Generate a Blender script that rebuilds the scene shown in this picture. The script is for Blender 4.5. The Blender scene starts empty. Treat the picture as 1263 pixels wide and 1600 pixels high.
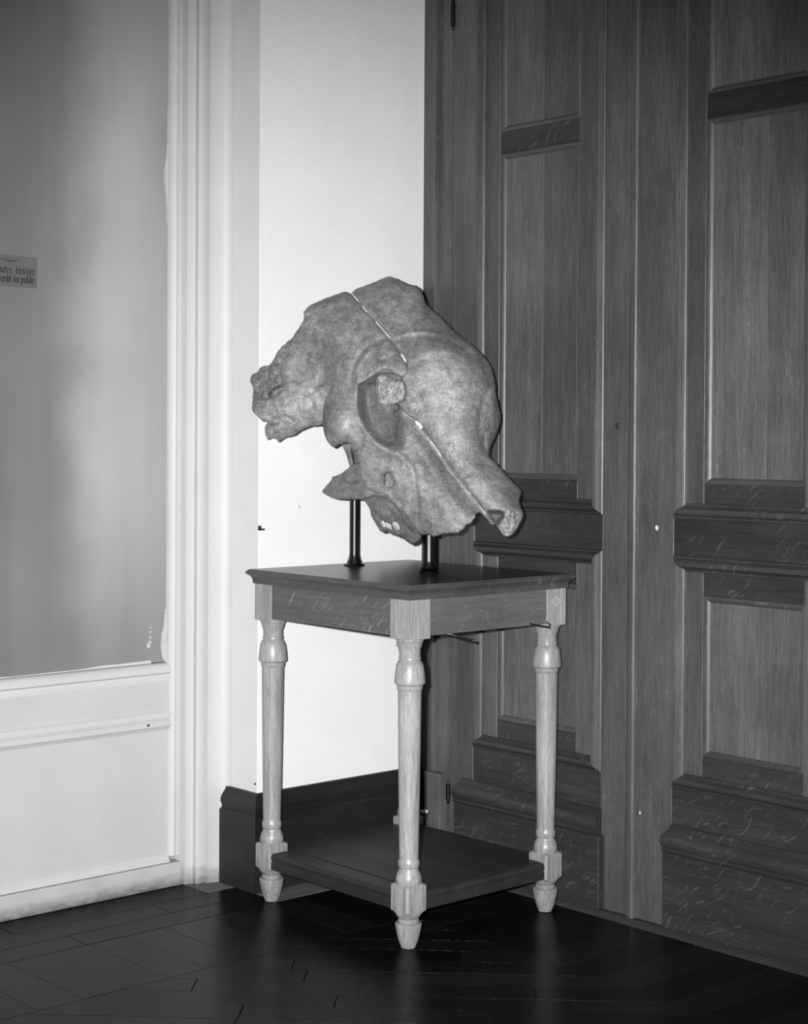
import bpy, bmesh, math, random
import numpy as np
from mathutils import Vector, Matrix, noise
from mathutils.geometry import delaunay_2d_cdt
random.seed(4)
SC = bpy.context.scene
COL = SC.collection

# ------------------------------------------------------------------ camera
F_PX, PPX, PPY = 2622.79, 631.5, 717.83          # focal length and principal point of the 1263 x 1600 frame
YAW, PITCH, ROLL = 0.7324993, -0.0126054, 0.0057721
CAM = Vector((0.0, 0.0, 1.35))
_f = Vector((math.sin(YAW)*math.cos(PITCH), math.cos(YAW)*math.cos(PITCH), math.sin(PITCH)))
_r = Vector((math.cos(YAW), -math.sin(YAW), 0)); _u = _r.cross(_f)
RIGHT = math.cos(ROLL)*_r + math.sin(ROLL)*_u
UP = -math.sin(ROLL)*_r + math.cos(ROLL)*_u
FWD = _f
cd = bpy.data.cameras.new('camera'); cam = bpy.data.objects.new('camera', cd); COL.objects.link(cam)
cd.sensor_fit = 'VERTICAL'; cd.sensor_height = 36.0; cd.lens = F_PX/1600*36.0
cd.shift_y = -(800-PPY)/1600; cd.shift_x = 0.0
cd.clip_start = 0.05
m = Matrix((RIGHT, UP, -FWD)).transposed().to_4x4(); m.translation = CAM
cam.matrix_world = m
SC.camera = cam

# ------------------------------------------------------------------ light: dim room, one camera flash
w = bpy.data.worlds.new('room_dusk'); SC.world = w; w.use_nodes = True
bg = w.node_tree.nodes['Background']; bg.inputs[0].default_value = (1, 1, 1, 1); bg.inputs[1].default_value = 0.014
fl = bpy.data.lights.new('flash', 'SPOT'); flash = bpy.data.objects.new('flash', fl); COL.objects.link(flash)
fl.energy = 1500; fl.spot_size = math.radians(58); fl.spot_blend = 1.0; fl.shadow_soft_size = 0.022
flash.location = CAM - 0.105*RIGHT + 0.06*UP
aim = Vector((3.05, 3.55, 0.80))
flash.rotation_euler = (aim - flash.location).to_track_quat('-Z', 'Y').to_euler()
SC.view_settings.view_transform = 'Standard'; SC.view_settings.look = 'None'
SC.view_settings.exposure = 0.0; SC.view_settings.gamma = 1.0
SC.view_settings.use_curve_mapping = False

# ------------------------------------------------------------------ helpers
def put(o, parent=None):
    COL.objects.link(o)
    if parent is not None:
        o.parent = parent
    return o
def tag(o, label=None, cat=None, group=None, kind=None):
    if label: o['label'] = label
    if cat: o['category'] = cat
    if group: o['group'] = group
    if kind: o['kind'] = kind
    return o
def empty(name, loc=(0, 0, 0), parent=None):
    o = bpy.data.objects.new(name, None); o.location = loc; o.empty_display_size = 0.05
    return put(o, parent)

class MB:
    def __init__(s): s.v = []; s.f = []
    def add(s, vs, fs):
        n = len(s.v); s.v += [tuple(p) for p in vs]; s.f += [tuple(i+n for i in f) for f in fs]
    def box(s, x0, x1, y0, y1, z0, z1):
        s.add([(x0,y0,z0),(x1,y0,z0),(x1,y1,z0),(x0,y1,z0),(x0,y0,z1),(x1,y0,z1),(x1,y1,z1),(x0,y1,z1)],
              [(0,3,2,1),(4,5,6,7),(0,1,5,4),(1,2,6,5),(2,3,7,6),(3,0,4,7)])
    def loft(s, rings, caps=True, closed=True):
        n = len(rings[0]); vs = [p for r in rings for p in r]; fs = []
        for k in range(len(rings)-1):
            for i in range(n if closed else n-1):
                j = (i+1) % n
                fs.append((k*n+i, k*n+j, (k+1)*n+j, (k+1)*n+i))
        if caps:
            fs.append(tuple(range(n))[::-1]); b = (len(rings)-1)*n
            fs.append(tuple(b+i for i in range(n)))
        s.add(vs, fs)
    def lathe(s, c, prof, n=28):
        rings = []
        for z, r in prof:
            rings.append([(c[0]+r*math.cos(2*math.pi*i/n), c[1]+r*math.sin(2*math.pi*i/n), c[2]+z) for i in range(n)])
        s.loft(rings)
    def tube(s, pts, rad, n=8):
        pts = [Vector(p) for p in pts]; rings = []
        for i, p in enumerate(pts):
            t = (pts[min(i+1, len(pts)-1)] - pts[max(i-1, 0)]).normalized()
            a = t.cross(Vector((0, 0, 1)))
            if a.length < 1e-3: a = Vector((1, 0, 0))
            a.normalize(); b = t.cross(a)
            r = rad[i] if isinstance(rad, (list, tuple)) else rad
            rings.append([p + r*(math.cos(2*math.pi*k/n)*a + math.sin(2*math.pi*k/n)*b) for k in range(n)])
        s.loft(rings)
    def build(s, name, mat, parent=None, smooth=None, bevel=0.0, tone=None, seg=2):
        me = bpy.data.meshes.new(name); me.from_pydata(s.v, [], s.f)
        bm = bmesh.new(); bm.from_mesh(me)
        bmesh.ops.recalc_face_normals(bm, faces=bm.faces)
        if bevel > 0:
            es = [e for e in bm.edges if len(e.link_faces) == 2 and e.calc_face_angle(0) > math.radians(30)]
            bmesh.ops.bevel(bm, geom=es, offset=bevel, segments=seg, affect='EDGES', profile=0.6, clamp_overlap=True)
        bm.to_mesh(me); bm.free()
        if smooth:
            me.polygons.foreach_set('use_smooth', [True]*len(me.polygons))
            me.set_sharp_from_angle(angle=math.radians(smooth))
        me.materials.append(mat)
        o = bpy.data.objects.new(name, me)
        o['tone'] = random.uniform(-1, 1) if tone is None else tone
        o['shift'] = random.uniform(0, 40)
        return put(o, parent)

# ------------------------------------------------------------------ materials
def node(nt, typ, **kw):
    n = nt.nodes.new(typ)
    for k, v in kw.items():
        if k.startswith('i_'):
            key = k[2:]; n.inputs[int(key) if key.isdigit() else key].default_value = v
        else: setattr(n, k, v)
    return n
def base_mat(name, rough=0.5, spec=0.5):
    m = bpy.data.materials.new(name); m.use_nodes = True; nt = m.node_tree
    b = nt.nodes['Principled BSDF']; b.inputs['Roughness'].default_value = rough
    b.inputs['Specular IOR Level'].default_value = spec
    return m, nt, b
def math_n(nt, op, a, b=None, clamp=False):
    n = nt.nodes.new('ShaderNodeMath'); n.operation = op; n.use_clamp = clamp
    for i, x in enumerate((a, b)):
        if x is None: continue
        if isinstance(x, (int, float)): n.inputs[i].default_value = x
        else: nt.links.new(x, n.inputs[i])
    return n.outputs[0]
def ramp(nt, fac, stops):
    r = nt.nodes.new('ShaderNodeValToRGB'); e = r.color_ramp.elements
    while len(e) < len(stops): e.new(0.5)
    for k, (p, c) in enumerate(stops):
        e[k].position = p; e[k].color = (c, c, c, 1)
    nt.links.new(fac, r.inputs[0]); return r.outputs[0]
def grey(nt, val, sock):
    c = nt.nodes.new('ShaderNodeCombineColor')
    for i in range(3): nt.links.new(val, c.inputs[i])
    nt.links.new(c.outputs[0], sock)

def oak(name, axis, value, flecks=0.5, rough=0.42, spread=0.18, grain=0.35, bump=0.15, spec=0.5, fleckgain=1.0, coarse=1.0):
    """oak with the grain running along one axis (0 x, 1 y, 2 z) of the object"""
    m, nt, b = base_mat(name, rough, spec)
    L = nt.links.new
    tc = node(nt, 'ShaderNodeTexCoord')
    at = node(nt, 'ShaderNodeAttribute', attribute_type='OBJECT', attribute_name='shift')
    tn = node(nt, 'ShaderNodeAttribute', attribute_type='OBJECT', attribute_name='tone')
    add = node(nt, 'ShaderNodeVectorMath', operation='ADD'); L(tc.outputs['Object'], add.inputs[0])
    cv = node(nt, 'ShaderNodeCombineXYZ')
    for i in range(3): L(at.outputs['Fac'], cv.inputs[i])
    L(cv.outputs[0], add.inputs[1])
    def coords(across, along):
        mp = node(nt, 'ShaderNodeMapping')
        s = [across*coarse]*3; s[axis] = along*coarse
        mp.inputs['Scale'].default_value = s
        L(add.outputs[0], mp.inputs[0]); return mp.outputs[0]
    def nz(vec, scale, detail=3, dist=0.0):
        n = node(nt, 'ShaderNodeTexNoise', i_Scale=scale, i_Detail=detail, i_Distortion=dist); L(vec, n.inputs['Vector']); return n.outputs[0]
    fine = nz(coords(170, 9), 1.0, 4)
    pores = nz(coords(520, 40), 1.0, 2)
    mid = nz(coords(22, 1.4), 1.0, 3, 0.4)
    big = nz(coords(5.5, 3.0), 1.0, 4)
    # medullary rays: short pale dashes leaning across the grain, bent by a slow swirl
    sw = node(nt, 'ShaderNodeTexNoise', i_Scale=9.0, i_Detail=1.0); L(add.outputs[0], sw.inputs['Vector'])
    swv = node(nt, 'ShaderNodeVectorMath', operation='SCALE'); L(sw.outputs['Color'], swv.inputs[0]); swv.inputs['Scale'].default_value = 0.09
    sv = node(nt, 'ShaderNodeVectorMath', operation='ADD'); L(add.outputs[0], sv.inputs[0]); L(swv.outputs[0], sv.inputs[1])
    def dashes(rx, ry, rz, sc):
        mp1 = node(nt, 'ShaderNodeMapping'); mp1.inputs['Rotation'].default_value = (rx, ry, rz); L(sv.outputs[0], mp1.inputs[0])
        mp2 = node(nt, 'ShaderNodeMapping'); mp2.inputs['Scale'].default_value = sc; L(mp1.outputs[0], mp2.inputs[0])
        return nz(mp2.outputs[0], 1.0, 1.0, 0.25)
    lean = 0.75 if axis == 1 else (0.35 if axis == 2 else 0.6)
    if axis == 0: d1 = dashes(0, lean, 0, (26, 60, 170))
    elif axis == 1: d1 = dashes(lean, 0, 0, (60, 15, 200))
    else: d1 = dashes(lean, lean, 0, (150, 150, 24))
    fm = nz(coords(7, 4), 1.0, 2)
    band = ramp(nt, d1, [(0.635, 0), (0.70, 1)])
    mask = ramp(nt, fm, [(0.44, 0), (0.58, 1)])
    fl_ = math_n(nt, 'MULTIPLY', band, mask)
    v = math_n(nt, 'MULTIPLY_ADD', fine, grain*2); nt.nodes[-1].inputs[2].default_value = 1-grain
    v2 = math_n(nt, 'MULTIPLY_ADD', pores, grain*1.6); nt.nodes[-1].inputs[2].default_value = 1-grain*0.8
    v3 = math_n(nt, 'MULTIPLY_ADD', mid, 0.7); nt.nodes[-1].inputs[2].default_value = 0.65
    v4 = math_n(nt, 'MULTIPLY_ADD', big, 1.0); nt.nodes[-1].inputs[2].default_value = 0.5
    t = math_n(nt, 'MULTIPLY_ADD', tn.outputs['Fac'], spread); nt.nodes[-1].inputs[2].default_value = 1.0
    x = math_n(nt, 'MULTIPLY', math_n(nt, 'MULTIPLY', v, v2), math_n(nt, 'MULTIPLY', v3, v4))
    x = math_n(nt, 'MULTIPLY', x, t)
    fx = math_n(nt, 'MULTIPLY_ADD', fl_, flecks*3.2*fleckgain); nt.nodes[-1].inputs[2].default_value = 1.0
    x = math_n(nt, 'MULTIPLY', x, fx)
    x = math_n(nt, 'MULTIPLY', x, value, True)
    grey(nt, x, b.inputs['Base Color'])
    bp = node(nt, 'ShaderNodeBump', i_Strength=bump, i_Distance=0.002)
    L(math_n(nt, 'ADD', fine, pores), bp.inputs['Height']); L(bp.outputs[0], b.inputs['Normal'])
    return m

def paint(name, value, rough=0.5, var=0.06, bump=0.05, scale=6.0, dirt=0.0, dirt_top=0.1, spec=0.4):
    m, nt, b = base_mat(name, rough, spec); L = nt.links.new
    tc = node(nt, 'ShaderNodeTexCoord')
    n1 = node(nt, 'ShaderNodeTexNoise', i_Scale=scale, i_Detail=5); L(tc.outputs['Object'], n1.inputs['Vector'])
    n2 = node(nt, 'ShaderNodeTexNoise', i_Scale=180, i_Detail=2); L(tc.outputs['Object'], n2.inputs['Vector'])
    v = math_n(nt, 'MULTIPLY_ADD', n1.outputs[0], var*4); nt.nodes[-1].inputs[2].default_value = 1-var*2
    v2 = math_n(nt, 'MULTIPLY_ADD', n2.outputs[0], 0.12); nt.nodes[-1].inputs[2].default_value = 0.94
    x = math_n(nt, 'MULTIPLY', math_n(nt, 'MULTIPLY', v, v2), value, True)
    if dirt > 0:                                   # scuffs and mop dirt along the foot of the woodwork
        sp = node(nt, 'ShaderNodeSeparateXYZ'); L(tc.outputs['Object'], sp.inputs[0])
        h = node(nt, 'ShaderNodeMapRange', clamp=True); L(sp.outputs[2], h.inputs[0])
        h.inputs[1].default_value = 0; h.inputs[2].default_value = dirt_top; h.inputs[3].default_value = 1; h.inputs[4].default_value = 0
        mp = node(nt, 'ShaderNodeMapping'); mp.inputs['Scale'].default_value = (22, 22, 60); L(tc.outputs['Object'], mp.inputs[0])
        n3 = node(nt, 'ShaderNodeTexNoise', i_Scale=1.0, i_Detail=6, i_Roughness=0.7); L(mp.outputs[0], n3.inputs['Vector'])
        mk = math_n(nt, 'MULTIPLY', h.outputs[0], math_n(nt, 'ADD', n3.outputs[0], 0.45))
        mk = ramp(nt, mk, [(0.38, 0), (0.95, 1)])
        k = math_n(nt, 'SUBTRACT', 1.0, math_n(nt, 'MULTIPLY', mk, dirt))
        x = math_n(nt, 'MULTIPLY', x, k)
    grey(nt, x, b.inputs['Base Color'])
    bp = node(nt, 'ShaderNodeBump', i_Strength=bump, i_Distance=0.003)
    L(math_n(nt, 'ADD', n1.outputs[0], math_n(nt, 'MULTIPLY', n2.outputs[0], 0.25)), bp.inputs['Height']); L(bp.outputs[0], b.inputs['Normal'])
    return m

DO = 0.070  # upright oak; lying door pieces are darkened to paint in their weaker sheen
M = {
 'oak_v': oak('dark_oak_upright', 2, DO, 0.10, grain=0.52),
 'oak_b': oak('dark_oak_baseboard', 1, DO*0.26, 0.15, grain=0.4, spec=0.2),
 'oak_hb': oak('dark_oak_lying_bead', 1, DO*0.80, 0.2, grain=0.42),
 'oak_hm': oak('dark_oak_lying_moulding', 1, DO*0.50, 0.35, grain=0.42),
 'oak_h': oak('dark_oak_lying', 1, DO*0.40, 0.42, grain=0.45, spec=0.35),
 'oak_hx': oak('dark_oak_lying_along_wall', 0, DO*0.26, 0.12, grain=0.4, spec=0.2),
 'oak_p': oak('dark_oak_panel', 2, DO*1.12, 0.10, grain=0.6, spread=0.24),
 'leg': oak('pale_oak_turned', 2, 0.27, 0.05, rough=0.34, grain=0.55, spread=0.08),
 'apron_x': oak('table_oak_along_x', 0, 0.100, 0.25, rough=0.4, grain=0.4),
 'apron_y': oak('table_oak_along_y', 1, 0.085, 0.6, rough=0.4, grain=0.4),
 'top': oak('table_oak_top', 1, 0.034, 0.25, rough=0.26, grain=0.4, spec=0.16),
 'shelf': oak('table_oak_shelf', 1, 0.023, 0.12, rough=0.5, spec=0.25, grain=0.4, spread=0.25),
 'edge': oak('table_oak_edge', 1, 0.060, 0.3, rough=0.4, grain=0.4),
 'white': paint('white_wall_plaster', 0.80, 0.6, 0.035, 0.08, 5),
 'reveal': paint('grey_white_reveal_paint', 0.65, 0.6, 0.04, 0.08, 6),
 'trim': paint('white_gloss_trim', 0.53, 0.5, 0.03, 0.03, 5, dirt=0.6, dirt_top=0.10, spec=0.3),
 'panelw': paint('white_painted_panel', 0.50, 0.5, 0.06, 0.05, 4, dirt=0.25, dirt_top=0.08, spec=0.3),
 'skirt': paint('scuffed_white_skirting', 0.46, 0.6, 0.10, 0.25, 9, dirt=0.7, dirt_top=0.075, spec=0.3),
 'putty': paint('pale_putty', 0.52, 0.6, 0.1, 0.3, 40),
 'black': paint('black_iron', 0.02, 0.5, 0.1, 0.1, 30),
 'print': paint('black_print', 0.018, 0.8, 0.02, 0.0, 30, spec=0.1),
 'plaster': paint('old_white_plaster', 0.60, 0.9, 0.12, 0.3, 60),
 'ivory': paint('tooth_enamel', 0.60, 0.5, 0.14, 0.3, 60),
}
def metal(name, v, rough):
    m, nt, b = base_mat(name, rough); b.inputs['Metallic'].default_value = 1.0
    b.inputs['Base Color'].default_value = (v, v, v, 1); return m
M['bronze'] = metal('dark_bronze_rod', 0.045, 0.36)
M['steel'] = metal('worn_steel', 0.10, 0.45)
M['chrome'] = metal('bright_metal', 0.8, 0.25)

def pane_mat():
    m, nt, b = base_mat('blinded_glass', 0.35, 0.5); L = nt.links.new
    tc = node(nt, 'ShaderNodeTexCoord')
    mp = node(nt, 'ShaderNodeMapping'); mp.inputs['Scale'].default_value = (5.5, 1, 0.5); L(tc.outputs['Object'], mp.inputs[0])
    n = node(nt, 'ShaderNodeTexNoise', i_Scale=1.0, i_Detail=3); L(mp.outputs[0], n.inputs['Vector'])
    n2 = node(nt, 'ShaderNodeTexNoise', i_Scale=3.0, i_Detail=4); L(tc.outputs['Object'], n2.inputs['Vector'])
    # paler in one broad upright swath, fading towards the edges and the foot of the pane
    sp = node(nt, 'ShaderNodeSeparateXYZ'); L(tc.outputs['Object'], sp.inputs[0])
    wob = math_n(nt, 'MULTIPLY_ADD', n2.outputs[0], 0.16); nt.nodes[-1].inputs[2].default_value = -0.08
    dx = math_n(nt, 'ABSOLUTE', math_n(nt, 'SUBTRACT', math_n(nt, 'ADD', sp.outputs[0], wob), 2.700))
    sw = node(nt, 'ShaderNodeMapRange', clamp=True, interpolation_type='SMOOTHERSTEP'); L(dx, sw.inputs[0])
    sw.inputs[1].default_value = 0.02; sw.inputs[2].default_value = 0.30; sw.inputs[3].default_value = 1; sw.inputs[4].default_value = 0
    ft = node(nt, 'ShaderNodeMapRange', clamp=True, interpolation_type='SMOOTHSTEP'); L(sp.outputs[2], ft.inputs[0])
    ft.inputs[1].default_value = 0.62; ft.inputs[2].default_value = 1.25; ft.inputs[3].default_value = 0.15; ft.inputs[4].default_value = 1
    cover = math_n(nt, 'MULTIPLY', sw.outputs[0], ft.outputs[0])
    x = math_n(nt, 'MULTIPLY_ADD', n.outputs[0], 0.14); nt.nodes[-1].inputs[2].default_value = 0.125
    x = math_n(nt, 'ADD', x, math_n(nt, 'MULTIPLY', cover, 0.19))
    y = math_n(nt, 'MULTIPLY_ADD', n2.outputs[0], 0.3); nt.nodes[-1].inputs[2].default_value = 0.85
    grey(nt, math_n(nt, 'MULTIPLY', x, y), b.inputs['Base Color'])
    return m
M['pane'] = pane_mat()
M['sign'] = paint('dim_clear_label', 0.135, 0.3, 0.05, 0.0, 20)

def floor_mat(name, axis, v, rough):
    return oak(name, axis, v, 0.15, rough=rough, spread=0.3, grain=0.5, bump=0.3, coarse=0.8, spec=0.045)
M['fl_x'] = floor_mat('waxed_parquet_x', 0, 0.0075, 0.24)
M['fl_y'] = floor_mat('waxed_parquet_y', 1, 0.0075, 0.24)
M['fl_d'] = floor_mat('waxed_parquet_d', 0, 0.0075, 0.26)
for n_ in [n_ for n_ in M['fl_d'].node_tree.nodes if n_.type == 'VECT_MATH' and n_.operation == 'ADD'][:1]:
    rot = node(M['fl_d'].node_tree, 'ShaderNodeMapping'); rot.inputs['Rotation'].default_value = (0, 0, math.radians(45))
    src = n_.inputs[0].links[0].from_socket
    M['fl_d'].node_tree.links.new(src, rot.inputs[0]); M['fl_d'].node_tree.links.new(rot.outputs[0], n_.inputs[0])
M['joint'] = paint('dark_joint_dirt', 0.004, 0.9, 0.1, 0.0, 30)
M['dust'] = oak('dusty_border_board', 0, 0.10, 0.1, rough=0.8, grain=0.2, spread=0.1)
M['dusty'] = oak('dusty_border_board_y', 1, 0.055, 0.1, rough=0.8, grain=0.2, spread=0.1)

def bone_mat():
    m, nt, b = base_mat('weathered_bone', 0.42, 0.45); L = nt.links.new
    tc = node(nt, 'ShaderNodeTexCoord')
    at = node(nt, 'ShaderNodeAttribute', attribute_type='GEOMETRY', attribute_name='stain_shade')  # bone mottling with painted shade and highlights, per vertex
    def nz(s, d, r=0.55, dist=0.0, sc=None):
        n = node(nt, 'ShaderNodeTexNoise', i_Scale=s, i_Detail=d, i_Roughness=r, i_Distortion=dist)
        if sc:
            mp = node(nt, 'ShaderNodeMapping'); mp.inputs['Scale'].default_value = sc; L(tc.outputs['Object'], mp.inputs[0]); L(mp.outputs[0], n.inputs['Vector'])
        else: L(tc.outputs['Object'], n.inputs['Vector'])
        return n.outputs[0]
    big = nz(8, 5, 0.6, 0.5); mid = nz(38, 6, 0.7); fine = nz(190, 4, 0.75); grit = nz(520, 2, 0.7)
    strk = nz(1.0, 5, 0.65, 1.2, (30, 30, 95))
    x = math_n(nt, 'MULTIPLY_ADD', big, 0.9); nt.nodes[-1].inputs[2].default_value = 0.55
    y = math_n(nt, 'MULTIPLY_ADD', mid, 2.0); nt.nodes[-1].inputs[2].default_value = 0.0
    z = math_n(nt, 'MULTIPLY_ADD', fine, 2.0); nt.nodes[-1].inputs[2].default_value = 0.0
    g = math_n(nt, 'MULTIPLY_ADD', grit, 1.5); nt.nodes[-1].inputs[2].default_value = 0.25
    s = math_n(nt, 'MULTIPLY_ADD', strk, 0.9); nt.nodes[-1].inputs[2].default_value = 0.55
    v = math_n(nt, 'MULTIPLY', math_n(nt, 'MULTIPLY', math_n(nt, 'MULTIPLY', x, y), math_n(nt, 'MULTIPLY', z, s)), g)
    # hairline cracks and pale scratches
    vo = node(nt, 'ShaderNodeTexVoronoi', feature='DISTANCE_TO_EDGE', i_Scale=9.0)
    nd = node(nt, 'ShaderNodeTexNoise', i_Scale=14, i_Detail=4); L(tc.outputs['Object'], nd.inputs['Vector'])
    sc = node(nt, 'ShaderNodeVectorMath', operation='SCALE'); L(nd.outputs['Color'], sc.inputs[0]); sc.inputs['Scale'].default_value = 0.10
    ad = node(nt, 'ShaderNodeVectorMath', operation='ADD'); L(tc.outputs['Object'], ad.inputs[0]); L(sc.outputs[0], ad.inputs[1]); L(ad.outputs[0], vo.inputs['Vector'])
    cr = ramp(nt, vo.outputs['Distance'], [(0.0, 1), (0.010, 0)])
    cm = ramp(nt, nz(11, 2), [(0.50, 0), (0.60, 1)])
    crack = math_n(nt, 'MULTIPLY', cr, cm)
    v = math_n(nt, 'MULTIPLY', v, math_n(nt, 'SUBTRACT', 1.0, math_n(nt, 'MULTIPLY', crack, 0.45)))
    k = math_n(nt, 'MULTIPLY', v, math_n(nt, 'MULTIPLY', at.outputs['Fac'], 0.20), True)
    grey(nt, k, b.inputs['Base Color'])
    bp = node(nt, 'ShaderNodeBump', i_Strength=0.5, i_Distance=0.004)
    hh = math_n(nt, 'ADD', math_n(nt, 'ADD', math_n(nt, 'MULTIPLY', fine, 0.5), mid), math_n(nt, 'MULTIPLY', strk, 0.9))
    L(math_n(nt, 'SUBTRACT', hh, math_n(nt, 'MULTIPLY', crack, 0.5)), bp.inputs['Height']); L(bp.outputs[0], b.inputs['Normal'])
    return m
M['bone'] = bone_mat()

# ================================================================== ROOM
H = 3.3
# floor base
b = MB(); b.box(-1.6, 4.3, -1.6, 4.9, -0.08, -0.006)
FLOOR = tag(b.build('floor', M['joint']), kind='structure', label='dark waxed oak parquet floor')

def clip(poly, a, c):                      # keep the part of poly left of the line a->c
    out = []
    def side(p): return (c[0]-a[0])*(p[1]-a[1]) - (c[1]-a[1])*(p[0]-a[0])
    for i in range(len(poly)):
        p, q = poly[i], poly[(i+1) % len(poly)]; sp, sq = side(p), side(q)
        if sp >= 0: out.append(p)
        if sp*sq < 0:
            t = sp/(sp-sq); out.append((p[0]+t*(q[0]-p[0]), p[1]+t*(q[1]-p[1])))
    return out
def clip_rect(poly, x0, x1, y0, y1):
    R = [(x0,y0),(x1,y0),(x1,y1),(x0,y1)]
    for i in range(4):
        poly = clip(poly, R[i], R[(i+1) % 4])
        if len(poly) < 3: return []
    return poly
def area(p): return 0.5*abs(sum(p[i][0]*p[(i+1)%len(p)][1]-p[(i+1)%len(p)][0]*p[i][1] for i in range(len(p))))
FAR = {}
def plank(poly, mat, lift=0.0, name='plank'):
    if len(poly) < 3 or area(poly) < 4e-4: return
    cx = sum(p[0] for p in poly)/len(poly); cy = sum(p[1] for p in poly)/len(poly)
    outside = cx < 1.86 or 0.669*cx+0.743*cy < 3.85
    def inset(d):
        o = []
        for p in poly:
            l = math.hypot(p[0]-cx, p[1]-cy) or 1
            o.append((p[0]+(cx-p[0])*d/l, p[1]+(cy-p[1])*d/l))
        return o
    g = inset(0.0007); t = inset(0.0018)
    rings = [[(x,y,-0.0062) for x,y in g], [(x,y,-0.0010+lift) for x,y in g], [(x,y,lift) for x,y in t]]
    mb = FAR.setdefault(mat.name, (mat, MB()))[1] if outside else MB(); mb.loft(rings)
    if not outside: mb.build(name, mat, FLOOR)
def rect(x0, x1, y0, y1): return [(x0,y0),(x1,y0),(x1,y1),(x0,y1)]
def rot45(p, q, cx, cy):
    s = math.sqrt(0.5); return (cx+(p-q)*s, cy+(p+q)*s)
XE, YE = 3.55, 3.86          # inner edge of the border strips
XF, YF = 3.18, 3.49          # diagonal field inside a course of short boards laid square to the walls
def jl(): return random.uniform(-0.0007, 0.0)
x = XF
while x > 0.7:               # course along the white wall
    wd_ = random.choice((0.112, 0.118, 0.122)); plank(rect(x-wd_, x, YF, YE), M['fl_y'], jl()); x -= wd_
y = YF
while y > 1.0:               # course along the oak door
    wd_ = random.choice((0.112, 0.118, 0.122)); plank(rect(XF, XE, y-wd_, y), M['fl_x'], jl()); y -= wd_
for k in range(3):           # the corner
    plank(rect(XF+k*0.37/3, XF+(k+1)*0.37/3, YF, YE), M['fl_y'], jl())
sq2 = math.sqrt(0.5); row = 0; t = 2.2
while t < 4.75:              # diagonal field: t across, q along the boards
    q = -2.2+random.uniform(0, 0.6)
    while q < 1.6:
        L_ = random.uniform(0.55, 0.95)
        c4 = [((t_+q_)*sq2, (t_-q_)*sq2) for t_, q_ in ((t, q), (t, q+L_), (t+0.092, q+L_), (t+0.092, q))]
        if sum((c4[i][0]*c4[(i+1) % 4][1]-c4[(i+1) % 4][0]*c4[i][1]) for i in range(4)) < 0: c4 = c4[::-1]
        plank(clip_rect(c4, 0.7, XF, 1.0, YF), M['fl_d'], jl())
        q += L_
    t += 0.092; row += 1
# borders along the walls
xs = [0.6, 1.5, 2.35, 2.99]
for i in range(3):
    plank(rect(xs[i], xs[i+1], 3.862, 3.962), M['fl_x'], jl())
    plank(rect(xs[i]-0.3, xs[i+1]-0.3, 3.966, 4.07), M['fl_x'], jl())
    plank(rect(xs[i]-0.1, xs[i+1]-0.1, 4.07, 4.22), M['fl_x'], jl())
plank(rect(2.69, 3.02, 3.966, 4.07), M['fl_x'], jl()); plank(rect(2.89, 3.02, 4.07, 4.2), M['dust'])
plank(rect(2.99, 3.62, 3.862, 3.99), M['dust'])
ys = [0.9, 1.75, 2.6, 3.3, 3.86]
for i in range(4):
    plank(rect(XE, 3.575, ys[i]+0.2, min(ys[i+1]+0.2, 3.86)), M['fl_y'], jl()); plank(rect(3.575, 3.64, ys[i], ys[i+1]), M['dusty'], jl())

for mat, mb in FAR.values():                # planks outside the photograph, one mesh per wood
    tag(mb.build('plank_field', mat, FLOOR), kind='stuff')

# white pier: its left face is the reveal, its front the wall behind the table
b = MB(); b.box(3.010, 3.90, 3.992, 4.45, -0.05, H)
WB_ = tag(b.build('wall_back', M['white'], bevel=0.002), kind='structure', label='white plaster wall behind the table')
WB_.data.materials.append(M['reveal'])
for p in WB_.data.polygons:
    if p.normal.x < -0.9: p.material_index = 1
b = MB(); b.box(3.682, 3.90, -1.2, 3.9915, -0.05, H)
tag(b.build('wall_right', M['white']), kind='structure', label='wall carrying the dark oak double door')
b = MB(); b.box(-1.5, 3.00, 4.30, 4.45, -0.05, H)
tag(b.build('wall_left', M['white']), kind='structure', label='wall behind the white glazed door')

# baseboards (profile: distance out from wall, height)
BP = [(0.0, 0.0), (0.026, 0.0), (0.026, 0.222), (0.022, 0.226), (0.017, 0.229), (0.017, 0.236), (0.022, 0.246), (0.022, 0.256), (0.014, 0.272), (0.008, 0.284), (0.008, 0.290), (0.0, 0.292)]
def base_run(name, label, pts_fn, mat):
    b = MB(); b.loft([pts_fn(0), pts_fn(1)]); o = b.build(name, mat, smooth=35); tag(o, label, kind='structure'); return o
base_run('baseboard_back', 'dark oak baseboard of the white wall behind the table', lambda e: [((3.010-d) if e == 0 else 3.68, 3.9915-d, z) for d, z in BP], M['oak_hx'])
base_run('baseboard_left', 'short dark oak baseboard on the side of the white pier', lambda e: [(3.0095-d, (3.9915-d) if e == 0 else 4.146, z) for d, z in BP], M['oak_b'])

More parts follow.
